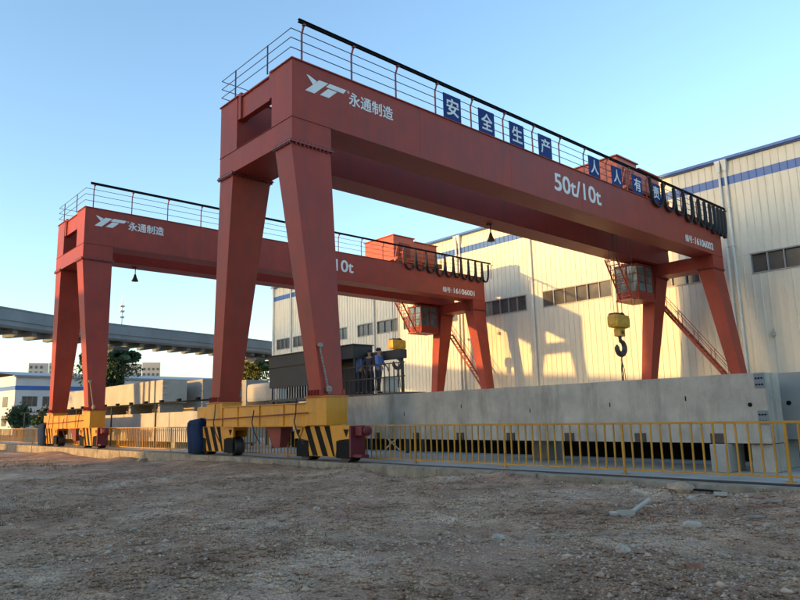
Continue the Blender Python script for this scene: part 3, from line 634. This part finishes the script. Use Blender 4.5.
# ---------------------------------------------------------------- dark work platform with people
DZ = 2.16
wp = empty('work_platform', (-7.4, 5.0, 0), 0, 'dark grey steel work platform with canopy where workers stand behind the long beam', 'platform')
def wl(x, y): return x+7.4, y-5.0
def wbox(name, x0, x1, y0, y1, z0, z1, mt, parent=wp, bev=0):
    a, c = wl(x0, y0); b, d = wl(x1, y1); return MB().box(a, b, c, d, z0, z1).build(name, mt, parent, bev)
wbox('deck', -12.0, -2.9, 4.0, 5.05, DZ-.10, DZ, M['steel'])
for x in (-11.9, -9.0, -5.95, -3.0):
    for y in (4.05, 4.85): wbox('support_leg', x, x+.1, y, y+.1, .003, DZ-.102, M['darkgrey'])
for x in (-11.95, -9.0, -5.9):
    for y in (4.04, 4.84): wbox('post', x, x+.08, y, y+.08, DZ+.002, 4.10, M['darkgrey'])
wbox('cladding_and_backdrop', -12.0, -8.6, 4.0, 4.035, 2.68, 3.585, M['darkgrey']); wbox('cladding_and_backdrop', -12.04, -12.005, 4.0, 4.95, 2.68, 3.585, M['darkgrey'])
cn = wbox('canopy_fascia', -12.04, -5.79, 3.96, 4.95, 3.59, 4.12, M['darkgrey']); wbox('canopy_roof', -12.1, -5.72, 3.9, 5.0, 4.125, 4.15, M['darkgrey'], cn)
wbox('cladding_and_backdrop', -12.0, -5.8, 4.90, 4.93, DZ+.01, 3.585, M['darkgrey']); wbox('canopy_beam', -5.785, -3.75, 4.62, 4.94, 3.47, 3.80, M['darkgrey']); wbox('canopy_post', -3.9, -3.82, 4.75, 4.83, DZ+.002, 3.468, M['darkgrey'])  # rear panel added as dark backdrop, standing in for shade under the canopy
wbox('cabinet', -9.6, -9.1, 4.15, 4.55, DZ+.002, 2.62, M['black']); wbox('cabinet', -10.1, -9.72, 4.15, 4.5, DZ+.002, 2.58, M['black'])
for z in (DZ+.55, DZ+1.05): wbox('guard_rail', -8.6, -2.92, 4.02, 4.06, z, z+.04, M['darkgrey'])
for k in range(15): wbox('guard_bar', -11.88+k*.2, -11.84+k*.2, 4.01, 4.045, DZ+.002, 2.675, M['galv'])
for k in range(22): wbox('guard_bar', -8.5+k*.262, -8.47+k*.262, 4.025, 4.055, DZ+.002, DZ+1.045, M['darkgrey'])
for k in range(4):
    a, c = wl(-4.15, 4.1); MB().bar((a, c, .1+k*.48), (a+.7, c, .55+k*.48), .04).build('brace', M['galv'], wp); MB().bar((a+.7, c+.06, .1+k*.48), (a, c+.06, .55+k*.48), .04).build('brace', M['galv'], wp)
m = MB(); a, c = wl(-3.45, 4.5); m.lathe([(.28,0),(.30,.05),(.28,.5),(.30,.55),(.26,.62)], (0,0,0), 20)  # pale drum shape added in place of a sunlit gap behind the railing
m.build('sunlit_gap_drum', M['plastic'], loc=(-4.25,4.5,DZ+.001), label='pale drum shape standing in for a sunlit gap behind the railing, beside the workers', cat='drum')

def skin_mesh(name, verts, edges, mt, sub=1):
    me = bpy.data.meshes.new(name); me.from_pydata([v[:3] for v in verts], edges, []); ob = bpy.data.objects.new(name, me); COL.objects.link(ob)
    sk = ob.modifiers.new('s', 'SKIN'); sk.use_smooth_shade = True
    for i, v in enumerate(verts):
        r = v[3]; me.skin_vertices[0].data[i].radius = (r if not hasattr(r,'__len__') else r[0], r if not hasattr(r,'__len__') else r[1])
    me.skin_vertices[0].data[0].use_root = True
    ss = ob.modifiers.new('d', 'SUBSURF'); ss.levels = sub; ss.render_levels = sub
    bpy.context.view_layer.update(); dg = bpy.context.evaluated_depsgraph_get(); out = bpy.data.meshes.new_from_object(ob.evaluated_get(dg))
    bpy.data.objects.remove(ob); out.materials.clear(); out.materials.append(mt)
    for p in out.polygons: p.use_smooth = True
    return out
def person(loc, rz, shirt, label, lean=0., arm=0., stride=.06):
    root = empty('person', loc, rz, label, 'person', 'workers on the platform')
    # faces -Y locally; height 1.72
    sh = {}
    T = [(0,0,.93,(.15,.10)),(0,lean*.2,1.10,(.145,.095)),(0,lean*.6,1.30,(.165,.11)),(0,lean,1.43,(.12,.08)),(0,lean,1.50,.055),(0,lean-.01,1.58,(.07,.085)),(0,lean-.01,1.68,(.075,.09))]
    E_ = [(i,i+1) for i in range(6)]
    V = list(T)
    def chain(start, pts):
        p = start
        for q in pts: V.append(q); E_.append((p, len(V)-1)); p = len(V)-1
        return p
    arms = []
    for s in (-1, 1):
        el = (s*.26, lean+.02-arm*.12, 1.15); wr = (s*(.25-.05*arm), lean-.05-arm*.30, .93+arm*.16)
        w = chain(3, [(s*.18,lean,1.42,.062), el+(.043,), wr+(.03,), (wr[0], wr[1]-.03*arm-.01, wr[2]-.07, (.04,.022))])
        h = V[w]
        for k, (dx, ln) in enumerate(((-.028,.075),(-.010,.09),(.010,.085),(.028,.07))):
            chain(w, [(h[0]+dx, h[1]-.012*arm, h[2]-.03-ln*.5, .009), (h[0]+dx, h[1]-.02-.02*arm, h[2]-.03-ln, .008)])
        chain(w, [(h[0]-s*.035, h[1]-.03, h[2]-.02, .010), (h[0]-s*.04, h[1]-.05, h[2]-.055, .009)])
        arms.append((s, el, wr))
        ft = s*stride
        chain(0, [(s*.10,0,.84,.095), (s*.105,-.02+ft*.5,.48,.062), (s*.11,.02+ft,.10,.042), (s*.115,-.05+ft,.045,(.045,.035)), (s*.12,-.15+ft,.035,(.042,.026))])
    put('body', skin_mesh('body', V, E_, M['skin'], 2), root)
    # nose and ears give the head its face
    m = MB(); lump(m, (0,lean-.105,1.625), (.014,.022,.02), 1, 1); lump(m, (-.083,lean,1.63), (.012,.02,.03), 2, 1); lump(m, (.083,lean,1.63), (.012,.02,.03), 3, 1); m.build('face_features', M['skin'], root, smooth=True)
    m = MB(); lump(m, (0,lean+.02,1.695), (.092,.105,.085), 5, 3); m.build('hair', M['hair'], root, smooth=True)
    V2 = [(0,0,.83,(.165,.122)),(0,0,.95,(.172,.125))]+[(t[0],t[1],t[2],tuple(k+.022 for k in t[3])) for t in T[1:4]]; E2 = [(0,1),(1,2),(2,3),(3,4)]
    for s, el, wr in arms:
        n = len(V2); V2 += [(s*.19,lean,1.42,.078), el+(.062,), tuple(el[i]*.55+wr[i]*.45 for i in range(3))+(.055,)]; E2 += [(4,n),(n,n+1),(n+1,n+2)]
    put('shirt', skin_mesh('shirt', V2, E2, shirt, 2), root)
    V3 = [(0,0,.93,(.160,.115)),(0,0,1.02,(.150,.105))]; E3 = [(0,1)]
    for s in (-1, 1):
        ft = s*stride; n = len(V3); V3 += [(s*.10,0,.83,.108),(s*.105,-.02+ft*.5,.48,.078),(s*.11,.02+ft,.09,.066)]; E3 += [(0,n),(n,n+1),(n+1,n+2)]
    put('trousers', skin_mesh('trousers', V3, E3, M['trousers'], 2), root)
    for s in (-1, 1):
        m = MB(); lump(m, (s*.117,-.06+s*stride,.042), (.052,.125,.045), 9, 2); m.build('shoe', M['black'], root, smooth=True)
person((-6.05,4.45,DZ), math.radians(160), M['shirt_blue'], 'worker in blue shirt standing close to the canopy corner, back to the yard', 0, .3)
person((-5.5,4.55,DZ), math.radians(20), M['shirt_dark'], 'worker in dark clothes standing between the two blue shirted workers', .0, .8)
person((-4.8,4.40,DZ), math.radians(110), M['shirt_blue'], 'worker in blue shirt by the pale stand-in drum, turned sideways', -.04, .6, .09)

# ---------------------------------------------------------------- elevated guideway with ivy-clad piers
PTS = [(-104,118),(-96,90),(-87.5,62),(-80.75,44.65),(-77.4,32.3),(-73.9,18.6),(-70.5,10.5),(-66.9,4.1),(-60.5,-8),(-52.5,-24),(-46,-36),(-41.0,-43.2),(-35,-48.6),(-28.9,-54.0),(-18,-62),(-2,-71),(20,-80),(60,-92)]
def catmull(pts, n=8):
    out = []; p = [Vector((a,b,0)) for a, b in pts]; p = [p[0]*2-p[1]]+p+[p[-1]*2-p[-2]]
    for i in range(1, len(p)-2):
        for k in range(n):
            t = k/n; a, b, c, d = p[i-1], p[i], p[i+1], p[i+2]
            out.append(.5*((2*b)+(c-a)*t+(2*a-5*b+4*c-d)*t*t+(3*b-a-3*c+d)*t**3))
    out.append(p[-2]); return out
CV = catmull(PTS)
gw = empty('elevated_guideway', (-70.5,10.5,0), 0, 'long grey concrete viaduct curving past behind the farther crane', 'viaduct')
O = Vector((-70.5,10.5,0))
def frame_at(i):
    t = (CV[min(i+1,len(CV)-1)]-CV[max(i-1,0)]).normalized(); return t, Vector((t.y,-t.x,0))   # lateral, pointing away from the yard (-X side)
def sweep(name, sec, mt, parent=gw):
    m = MB(); n = len(sec); V = []
    for i, p in enumerate(CV):
        t, l = frame_at(i)
        for s, z in sec: V.append(tuple(p-O+l*s+Vector((0,0,z))))
    Fs = [(i*n+a, i*n+(a+1)%n, (i+1)*n+(a+1)%n, (i+1)*n+a) for i in range(len(CV)-1) for a in range(n)]+[tuple(range(n))[::-1], tuple((len(CV)-1)*n+a for a in range(n))]
    m.add(V, Fs); return m.build(name, mt, parent)
sweep('deck', [(.1,12.75),(5.8,12.75),(5.8,13.05),(.1,13.05)], M['viaduct'])
sweep('parapet', [(0,12.62),(.35,12.62),(.35,13.9),(.45,14.0),(-.06,14.0),(-.06,13.85),(0,13.8)], M['viaduct'])
sweep('parapet', [(5.6,12.62),(5.95,12.62),(5.95,14.0),(5.6,14.0)], M['viaduct'])
sweep('edge_beam', [(.36,11.85),(1.0,11.85),(1.0,12.74),(.12,12.74),(.12,12.1)], M['viaduct'])
for s in (2.4, 4.2): sweep('girder', [(s,11.9),(s+.6,11.9),(s+.6,12.74),(s,12.74)], M['viaduct'])
acc = 0; nxt = 0
for i in range(1, len(CV)):
    acc += (CV[i]-CV[i-1]).length
    while acc >= nxt:
        if CV[i].y > -20:
            t, l = frame_at(i); c = CV[i]-O-t*(acc-nxt)
            m = MB(); a = c+l*1.02; b = c+l*5.5
            m.hexa([a-t*.35+Vector((0,0,11.42)), a+t*.35+Vector((0,0,11.42)), b+t*.35+Vector((0,0,11.42)), b-t*.35+Vector((0,0,11.42))], [a-t*.35+Vector((0,0,11.88)), a+t*.35+Vector((0,0,11.88)), b+t*.35+Vector((0,0,11.88)), b-t*.35+Vector((0,0,11.88))]); m.build('cross_rib', M['viaduct'], gw)
        nxt += 2.6
# leaves
def leaf_cloud(pts, size, mt, name, parent, seed=1):
    r_ = np.random.default_rng(seed); n = len(pts); a = r_.normal(size=(n,3)); a /= np.linalg.norm(a, axis=1, keepdims=True)
    b = np.cross(a, r_.normal(size=(n,3))); b /= np.linalg.norm(b, axis=1, keepdims=True)
    s = size*r_.uniform(.6, 1.4, (n,1)); p = np.asarray(pts)
    V = np.stack([p-a*s, p+b*s*.45, p+a*s, p-b*s*.45], 1).reshape(-1, 3); Fq = np.arange(4*n).reshape(n, 4)
    return put(name, npmesh(name, V, Fq, mt), parent)
def ivy_pier(c, t, l, label, mt, dense, seed):
    root = empty('ivy_pier', (c.x, c.y, -.3), 0, label, 'bridge pier', 'ivy covered viaduct piers')
    m = MB(); T = lambda u, w, z: tuple(t*u+l*w+Vector((0,0,z)))
    m.hexa([T(-1,-1,0),T(1,-1,0),T(1,1,0),T(-1,1,0)], [T(-1,-1,9.2),T(1,-1,9.2),T(1,1,9.2),T(-1,1,9.2)])
    m.hexa([T(-1.1,-1.2,9.2),T(1.1,-1.2,9.2),T(1.1,1.2,9.2),T(-1.1,1.2,9.2)], [T(-1.2,-3.0,11.4),T(1.2,-3.0,11.4),T(1.2,3.0,11.4),T(-1.2,3.0,11.4)])
    m.build('pier', M['viaduct'], root)
    r_ = np.random.default_rng(seed); P_ = []
    nc = int(dense*.45)
    a = r_.uniform(0, 2*np.pi, nc); z = r_.uniform(0, 9.6, nc); rad = 1.5+.35*np.sin(z*1.3+3*a)+r_.normal(0,.16,nc); P_.append(np.stack([rad*np.cos(a)*1.0, rad*np.sin(a), z], 1))
    nh = dense-nc; u = r_.uniform(-1,1,nh); a = r_.uniform(0, 2*np.pi, nh); rr = np.sqrt(r_.uniform(.45,1,nh))
    droop = 1.2*np.abs(u)**2; bump = 1+.16*np.sin(5*u+2*a)+.1*np.sin(11*u-3*a)
    P_.append(np.stack([2.1*rr*np.cos(a)*bump, u*3.9, 9.9+.85*rr*np.sin(a)*bump-.0*droop+.2*np.abs(u)], 1))
    nd = dense//14; u = r_.uniform(-3.9,3.9,nd); P_.append(np.stack([r_.uniform(-2.6,2.6,nd), u, 9.2-np.abs(r_.normal(0,.9,nd))], 1))
    q = np.concatenate(P_); tl = np.array([[t.x,t.y,0],[l.x,l.y,0],[0,0,1]]); q = q@tl
    leaf_cloud(q, .22, mt, 'ivy_leaves', root, seed)
    m = MB(); m.add(*(lambda b: (b.v, b.f))(MB()))
    for k in range(9): lump(m, tuple(t*random.uniform(-.4,.4)+l*(-3+k*.75)+Vector((0,0,9.95+random.uniform(-.2,.2)))), (1.35,1.2,.62), seed*10+k, 2)
    for k in range(6): lump(m, tuple(t*random.uniform(-.2,.2)+l*random.uniform(-.2,.2)+Vector((0,0,.8+k*1.6))), (1.15,1.15,1.1), seed*20+k, 2)
    m.build('ivy_mat', M['leaf2'], root)
acc = 0; marks = []; seg = [(CV[i]-CV[i-1]).length for i in range(1, len(CV))]
def near_index(px, py): return min(range(len(CV)), key=lambda i: (CV[i]-Vector((px,py,0))).length)
for i, (xy, lab, mt, dn) in enumerate([((-75.0,20.5),'dark ivy covered viaduct pier seen beside the farther crane leg',M['leaf2'],22000), ((-80.6,44.0),'sunlit olive ivy covered pier seen between the near crane legs',M['leaf3'],20000), ((-88,66),'ivy covered viaduct pier far behind the warehouse corner',M['leaf'],2500), ((-55.5,-18),'ivy covered viaduct pier along the dirt lot, second past the bend',M['leaf'],2500), ((-44.5,-39),'ivy covered viaduct pier at the sharp bend of the viaduct',M['leaf'],2500), ((-24,-58),'ivy covered viaduct pier in front of the unseen grey tower',M['leaf'],2500)]):
    k = near_index(*xy); t, l = frame_at(k); ivy_pier(CV[k]+l*3.0, t, l, lab, mt, dn, 20+i)

# ---------------------------------------------------------------- low white building, far blocks, mast, shrubs
CAM = Vector((15.026,-12.584,0))
def away(px, d):
    v = fw*674.709+r2*(px-400)-u2*(420-300); v.z = 0; return CAM+v.normalized()*d
A, B_ = away(13, 140), away(266, 168)
t = (B_-A).normalized(); back = Vector((-t.y, t.x, 0));
if back.dot(A-CAM) < 0: back = -back
Lb = (B_-A).length; rzb = math.atan2(t.y, t.x)
wb = empty('office_building', (A.x, A.y, -.45), rzb, 'low white two storey building with blue band behind the farther crane', 'building')
sgn = 1 if Vector((-math.sin(rzb), math.cos(rzb), 0)).dot(back) > 0 else -1
Db = 34
def bb(name, x0, x1, d0, d1, z0, z1, mt, parent=wb):
    a, b = sorted((d0*sgn, d1*sgn)); return MB().box(x0, x1, a, b, z0, z1).build(name, mt, parent)
bb('wall', 0, Lb, 0, Db, 0, 10.6, M['bwall'])
m = MB(); m.add([(-.4,-.5*sgn,10.62),(Lb+.4,-.5*sgn,10.62),(Lb+.4,Db/2*sgn,12.4),(-.4,Db/2*sgn,12.4),(Lb+.4,(Db+.5)*sgn,10.62),(-.4,(Db+.5)*sgn,10.62)], [(0,1,2,3),(3,2,4,5)]); m.build('roof', M['roof'], wb)
bb('blue_band', -.05, Lb+.05, -.06, -.01, 8.0, 8.75, M['blue']); bb('blue_band', -.06, -.01, -.06, Db, 8.0, 8.75, M['blue']); bb('eaves', -.45, Lb+.45, -.5, -.05, 10.3, 10.6, M['roof'])
k = 0; x = 1.2
while x < Lb-3:
    for z in (1.6, 5.0):
        wn_ = bb('window', x, x+2.7, -.05, -.01, z, z+1.9, M['frame']); 
        for j in range(3): bb('pane', x+.08+j*.87, x+.08+j*.87+.80, -.075, -.055, z+.08, z+1.82, M['pane'], wn_)
    x += 3.55
for yk in range(6):
    a, b = sorted(((3+yk*5)*sgn, (5.4+yk*5)*sgn))
    for z in (1.6, 5.0): MB().box(-.05, -.01, a, b, z, z+1.9).build('window', M['pane'], wb)
def far_block(px0, px1, d, h, label, seed):
    a, b = away(px0, d), away(px1, d); t = (b-a).normalized(); L = (b-a).length; rz = math.atan2(t.y, t.x); n = Vector((-t.y, t.x, 0)); s = 1 if n.dot(a-CAM) > 0 else -1
    root = empty('apartment_block', (a.x, a.y, -.45), rz, label, 'building', 'distant apartment blocks'); rr = random.Random(seed)
    x = 0; m = MB(); wm = MB()
    while x < L-1:
        w = min(rr.uniform(9, 13), L-x); hh = h+rr.uniform(-2, 2.5); y0_, y1_ = sorted((0, 14*s)); m.box(x, x+w-.3, y0_, y1_, 0, hh)
        for f_ in range(int(hh//3.1)):
            for q in range(int(w//2.6)): wm.box(x+.5+q*2.5, x+1.8+q*2.5, -.08*s if s > 0 else 0, 0 if s > 0 else .08, 1+f_*3.1, 2.5+f_*3.1)
        x += w
    m.build('wall', M['tower'], root); wm.build('windows', M['pane'], root)['kind'] = 'stuff'
far_block(25, 56, 420, 34.5, 'distant beige apartment block above the low building roof, left of the crane legs', 3)
far_block(119, 159, 430, 34.5, 'distant beige apartment block above the stacked concrete beams', 5)
mp_ = away(117, 170); ms = empty('radio_mast', (mp_.x, mp_.y, -.45), 0, 'slim radio mast rising behind the viaduct', 'mast')
m = MB(); m.tube([(0,0,0),(0,0,22),(0,0,31.5)], [.35,.22,.06], 8); m.build('pole', M['galv'], ms)
for z in (26, 27.4, 28.6): MB().box(-.45, .45, -.45, .45, z, z+.35).build('antenna', M['galv'], ms)
def shrub(c, r, h, label, mt, seed, n=2600, group='shrubs along the yard'):
    root = empty('round_shrub', (c[0], c[1], c[2] if len(c) > 2 else -.1), 0, label, 'shrub', group)
    m = MB(); m.tube([(0,0,-.3),(.05,0,h*.3),(0,.05,h*.55)], [.12,.08,.04], 7)
    for k in range(6):
        a = k*1.05; m.tube([(0,0,h*.28),(r*.5*math.cos(a), r*.5*math.sin(a), h*.5),(r*.75*math.cos(a), r*.75*math.sin(a), h*.72)], [.05,.035,.015], 5)
    m.build('trunk', M['bark'], root)
    r_ = np.random.default_rng(seed); cl = r_.normal(size=(26,3)); cl /= np.linalg.norm(cl, axis=1, keepdims=True); cl *= r_.uniform(.45,.85,(26,1))
    q = cl[r_.integers(0, 26, n)]+r_.normal(0, .19, (n,3)); q = q*np.array([r, r, h*.40])+np.array([0,0,h*.60]); q = q[q[:,2] > .02*h]
    leaf_cloud(q, .13*r/1.0, mt, 'crown', root, seed)
for px, d, r, h, lab, sd in ((18,86,1.25,3.6,'dark round shrub nearest the left end of the white building',11),(42,92,1.15,3.4,'dark round shrub beside the blue cover of the farther crane',12),(222,60,1.3,4.0,'dark shrub behind the grey beams, beside the near crane leg',13),(243,58,1.1,3.0,'dark shrub behind the cream segment stand',14)):
    c = away(px, d); shrub((c.x, c.y), r, h, lab, M['leaf2'], sd)
# unseen towers across the viaduct, placed to throw the long shade over the yard
def shade_tower(x0, x1, y0, y1, h, label):
    root = empty('shade_tower', (x0, y0, -.45), 0, label, 'building', 'unseen shade towers across the viaduct')
    MB().box(0, x1-x0, 0, y1-y0, 0, h).build('wall', M['tower'], root); MB().box(-.4, x1-x0+.4, -.4, y1-y0+.4, h+.01, h+.6).build('roof', M['roof'], root)
    for f_ in range(int(h//3.1)-1):
        MB().box(1, x1-x0-1, y1-y0+.01, y1-y0+.06, 1.2+f_*3.1, 2.7+f_*3.1).build('window_strip', M['pane'], root)
shade_tower(-15.38-.2127*88, 70, -110, -88, 38, 'unseen grey tower placed beyond the viaduct bend to shade the yard')
shade_tower(-74-.2127*70, -50.5-.2127*70, -90, -70, 34, 'unseen grey tower placed west of the taller one to shade the warehouse wall')

# ---------------------------------------------------------------- rubble, debris, weeds
N_ = 42000
u = rng.random(N_); ang = rng.uniform(math.radians(47.4-2), math.radians(47.4+92), N_)
th = np.radians(90)+np.radians(47.445)+rng.uniform(-.62, .60, N_); rad = 3.6+17*u**1.35
X = 15.026+rad*np.cos(th); Y = -12.584+rad*np.sin(th)
clump = vnoise(X*.9, Y*.9, 9)+.5*vnoise(X*2.7, Y*2.7, 10); keep = (Y < -.55) & (rng.random(N_) < np.clip(.42+1.5*clump, .06, 1)); X, Y = X[keep], Y[keep]
n = len(X); S = .0065*np.exp(rng.normal(0, .62, n))+.004; S = np.minimum(S, .045)
octv = np.array([[1,0,0],[-1,0,0],[0,1,0],[0,-1,0],[0,0,1],[0,0,-1]], float); octf = np.array([[0,2,4],[2,1,4],[1,3,4],[3,0,4],[2,0,5],[1,2,5],[3,1,5],[0,3,5]])
V = octv[None]*(S[:,None,None]*rng.uniform(.6,1.5,(n,6,1)))*np.array([1.25,1.25,.8]); a = rng.uniform(0, 6.28, n)
ca, sa = np.cos(a)[:,None], np.sin(a)[:,None]
V = np.stack([V[:,:,0]*ca-V[:,:,1]*sa, V[:,:,0]*sa+V[:,:,1]*ca, V[:,:,2]], -1); V += np.stack([X, Y, ground_z(X, Y)+S*.25], -1)[:,None]
def clods(nm, cnt, s0, s1, mt, seed, lab):
    r_ = np.random.default_rng(seed); th = np.radians(137.445)+r_.uniform(-.64,.62,cnt); rad = 3.4+20*r_.random(cnt)**1.25
    x = 15.026+rad*np.cos(th); y = -12.584+rad*np.sin(th); k = (y < -.5) & (r_.random(cnt) < np.clip(.5+1.6*(vnoise(x*.7,y*.7,31)+.6*vnoise(x*2,y*2,32)), .1, 1)); x, y = x[k], y[k]; c = len(x)
    S = s0+(s1-s0)*r_.random(c)**2.2; v = octv[None]*(S[:,None,None]*r_.uniform(.55,1.5,(c,6,1)))*np.array([1.4,1.4,.62]); a = r_.uniform(0,6.28,c); ca, sa = np.cos(a)[:,None], np.sin(a)[:,None]
    v = np.stack([v[:,:,0]*ca-v[:,:,1]*sa, v[:,:,0]*sa+v[:,:,1]*ca, v[:,:,2]], -1)+np.stack([x,y,ground_z(x,y)+S*.12], -1)[:,None]
    tag(put(nm, npmesh(nm, v.reshape(-1,3), (octf[None]+6*np.arange(c)[:,None,None]).reshape(-1,3), mt)), lab, 'soil', kind='stuff')
clods('soil_clods', 52000, .006, .042, M['dirt'], 41, 'crumbly brown clods of soil covering the dirt lot')
pal = rng.random(n); Fo = (octf[None]+6*np.arange(n)[:,None,None])
for nm, msk, mt in (('rubble', pal < .88, M['stone']), ('pale_rubble', pal >= .88, M['paleR'])):
    k = msk.sum(); Vx = V[msk].reshape(-1, 3); Fx = (octf[None]+6*np.arange(k)[:,None,None]).reshape(-1, 3)
    tag(put(nm, npmesh(nm, Vx, Fx, mt)), 'small '+('pale ' if nm[0]=='p' else 'brown ')+'stones scattered over the dirt lot', 'rubble', kind='stuff')
def rock(x, y, s, mt, label, seed, cat='rock'):
    m = MB(); lump(m, (0,0,0), s, seed, 2); z = float(ground_z(x, y))+s[2]*.45
    m.build('rock', mt, loc=(x,y,z), rot=(0,0,seed), label=label, cat=cat, group='rocks on the dirt lot')
rock(9.30, -.80, (.26,.15,.14), M['rock'], 'large brown rock lying against the kerb below the square block', 3)
rock(11.0, -4.05, (.13,.10,.07), M['paleR'], 'pale grey rock in the open dirt right of the bent scrap', 4)
rock(9.5, -6.0, (.10,.09,.045), M['paleR'], 'flat bluish grey stone in the middle of the dirt lot', 5)
rock(11.1, -5.9, (.09,.08,.06), M['paleR'], 'small pale stone in the foreground dirt', 6)
rock(11.6, -3.3, (.10,.05,.035), M['rock'], 'thin brown stone near the pale grey rock', 8)
rock(6.3, -6.4, (.07,.06,.05), M['paleR'], 'small light stone among brown rubble', 9)
rock(9.75, -1.35, (.10,.07,.05), M['paleR'], 'whitish stone below the large brown rock', 10)
rock(-13.6, -1.1, (.35,.22,.16), M['rock'], 'lump of broken concrete by the kerb near the farther crane', 12)
def scrap(name, boxes, x, y, rz, mt, label, cat, tilt=0):
    m = MB()
    for b in boxes: m.box(*b)
    m.build(name, mt, loc=(x, y, float(ground_z(x, y))+.04), rot=(tilt, .05, rz), label=label, cat=cat)
m = MB(); m.box(-.28,.06,-.07,.07,0,.03); m.box(-.20,.04,-.10,-.072,.0,.075); m.bar((.02,0,.03),(.30,.05,.20),.09,.025); m.build('bent_scrap', M['plastic'], loc=(9.85,-3.5,float(ground_z(9.85,-3.5))+.02), rot=(.08,0,.75), label='bent pale scrap of plastic trim lying on the dirt', cat='scrap')
scrap('broken_plank', [(-.26,.26,-.03,.03,0,.025),(-.1,.2,.035,.07,.0,.02)], 9.72, -.78, .25, M['black'], 'thin black board propped beside the large brown rock', 'board', .1)
scrap('plastic_bag', [(-.1,.1,-.06,.05,0,.05)], 10.05, -.95, .4, M['plastic'], 'scrunched white plastic scrap near the kerb', 'litter')
scrap('broken_plank', [(-.2,.2,-.025,.025,0,.02)], 10.9, -1.35, .5, M['wood'], 'short weathered plank near the kerb', 'plank')
scrap('broken_plank', [(-.14,.14,-.03,.03,0,.02)], 11.3, -2.9, 1.1, M['wood'], 'short pale plank right of the grey rock', 'plank')
M['brick'] = mat('broken_brick', (.27,.14,.095), .9, .3, 9, bump=.4, bscale=25)
for i, (x, y, w, lab) in enumerate(((11.24,-2.64,.11,'broken brick lying right of the bent scrap'),(10.69,-1.05,.09,'small broken brick near the kerb and the short plank'),(8.2,-4.4,.08,'reddish brick chip alone in the middle of the dirt lot'),(5.2,-2.6,.09,'broken brick in the dirt in front of the fence, left of the bent scrap'),(11.95,-6.1,.07,'brick chip in the foreground dirt near the small pale stone'))):
    m = MB(); m.box(-w, w, -w*.5, w*.5, -.03, .035); m.build('broken_brick', M['brick'], bev=.012, loc=(x, y, float(ground_z(x, y))+.02), rot=(random.uniform(-.2,.2), random.uniform(-.2,.2), random.uniform(0,3)), label=lab, cat='brick', group='broken bricks on the dirt lot')
# weeds: thin blades in loose patches
bl = []
def tuft(x, y, k, h):
    z = float(ground_z(x, y))-.01
    for _ in range(k):
        a = random.uniform(0, 6.28); d = random.uniform(0, .10); bx_, by_ = x+d*math.cos(a), y+d*math.sin(a); hh = h*random.uniform(.5, 1.2); w = .004; ln = random.uniform(.2,.7)*hh
        c, s_ = math.cos(a), math.sin(a)
        bl.append([(bx_-s_*w, by_+c*w, z), (bx_+s_*w, by_-c*w, z), (bx_+c*ln*.4+s_*w*.7, by_+s_*ln*.4-c*w*.7, z+hh*.6), (bx_+c*ln, by_+s_*ln, z+hh)])
for _ in range(520):
    x, y = random.uniform(-8, 14), random.uniform(-11, -.7)
    if vnoise(np.array([x*.5]), np.array([y*.5]), 21)[0] > .16: tuft(x, y, random.randint(4, 10), random.uniform(.03, .08))
for _ in range(160): tuft(random.uniform(-1, 2.5), random.uniform(-10.6, -8.6), 7, random.uniform(.03, .08))
for _ in range(260): tuft(random.uniform(-30, -12), random.uniform(-7, -3.5), 8, random.uniform(.05, .14))
for _ in range(160): tuft(random.uniform(-6, 12), random.uniform(-.75, -.5), 6, random.uniform(.03, .09))
V = np.array(bl).reshape(-1, 3); tag(put('weeds', npmesh('weeds', V, np.arange(len(V)).reshape(-1, 4), M['grass'])), 'sparse dry weeds on the dirt lot', 'weeds', kind='stuff')
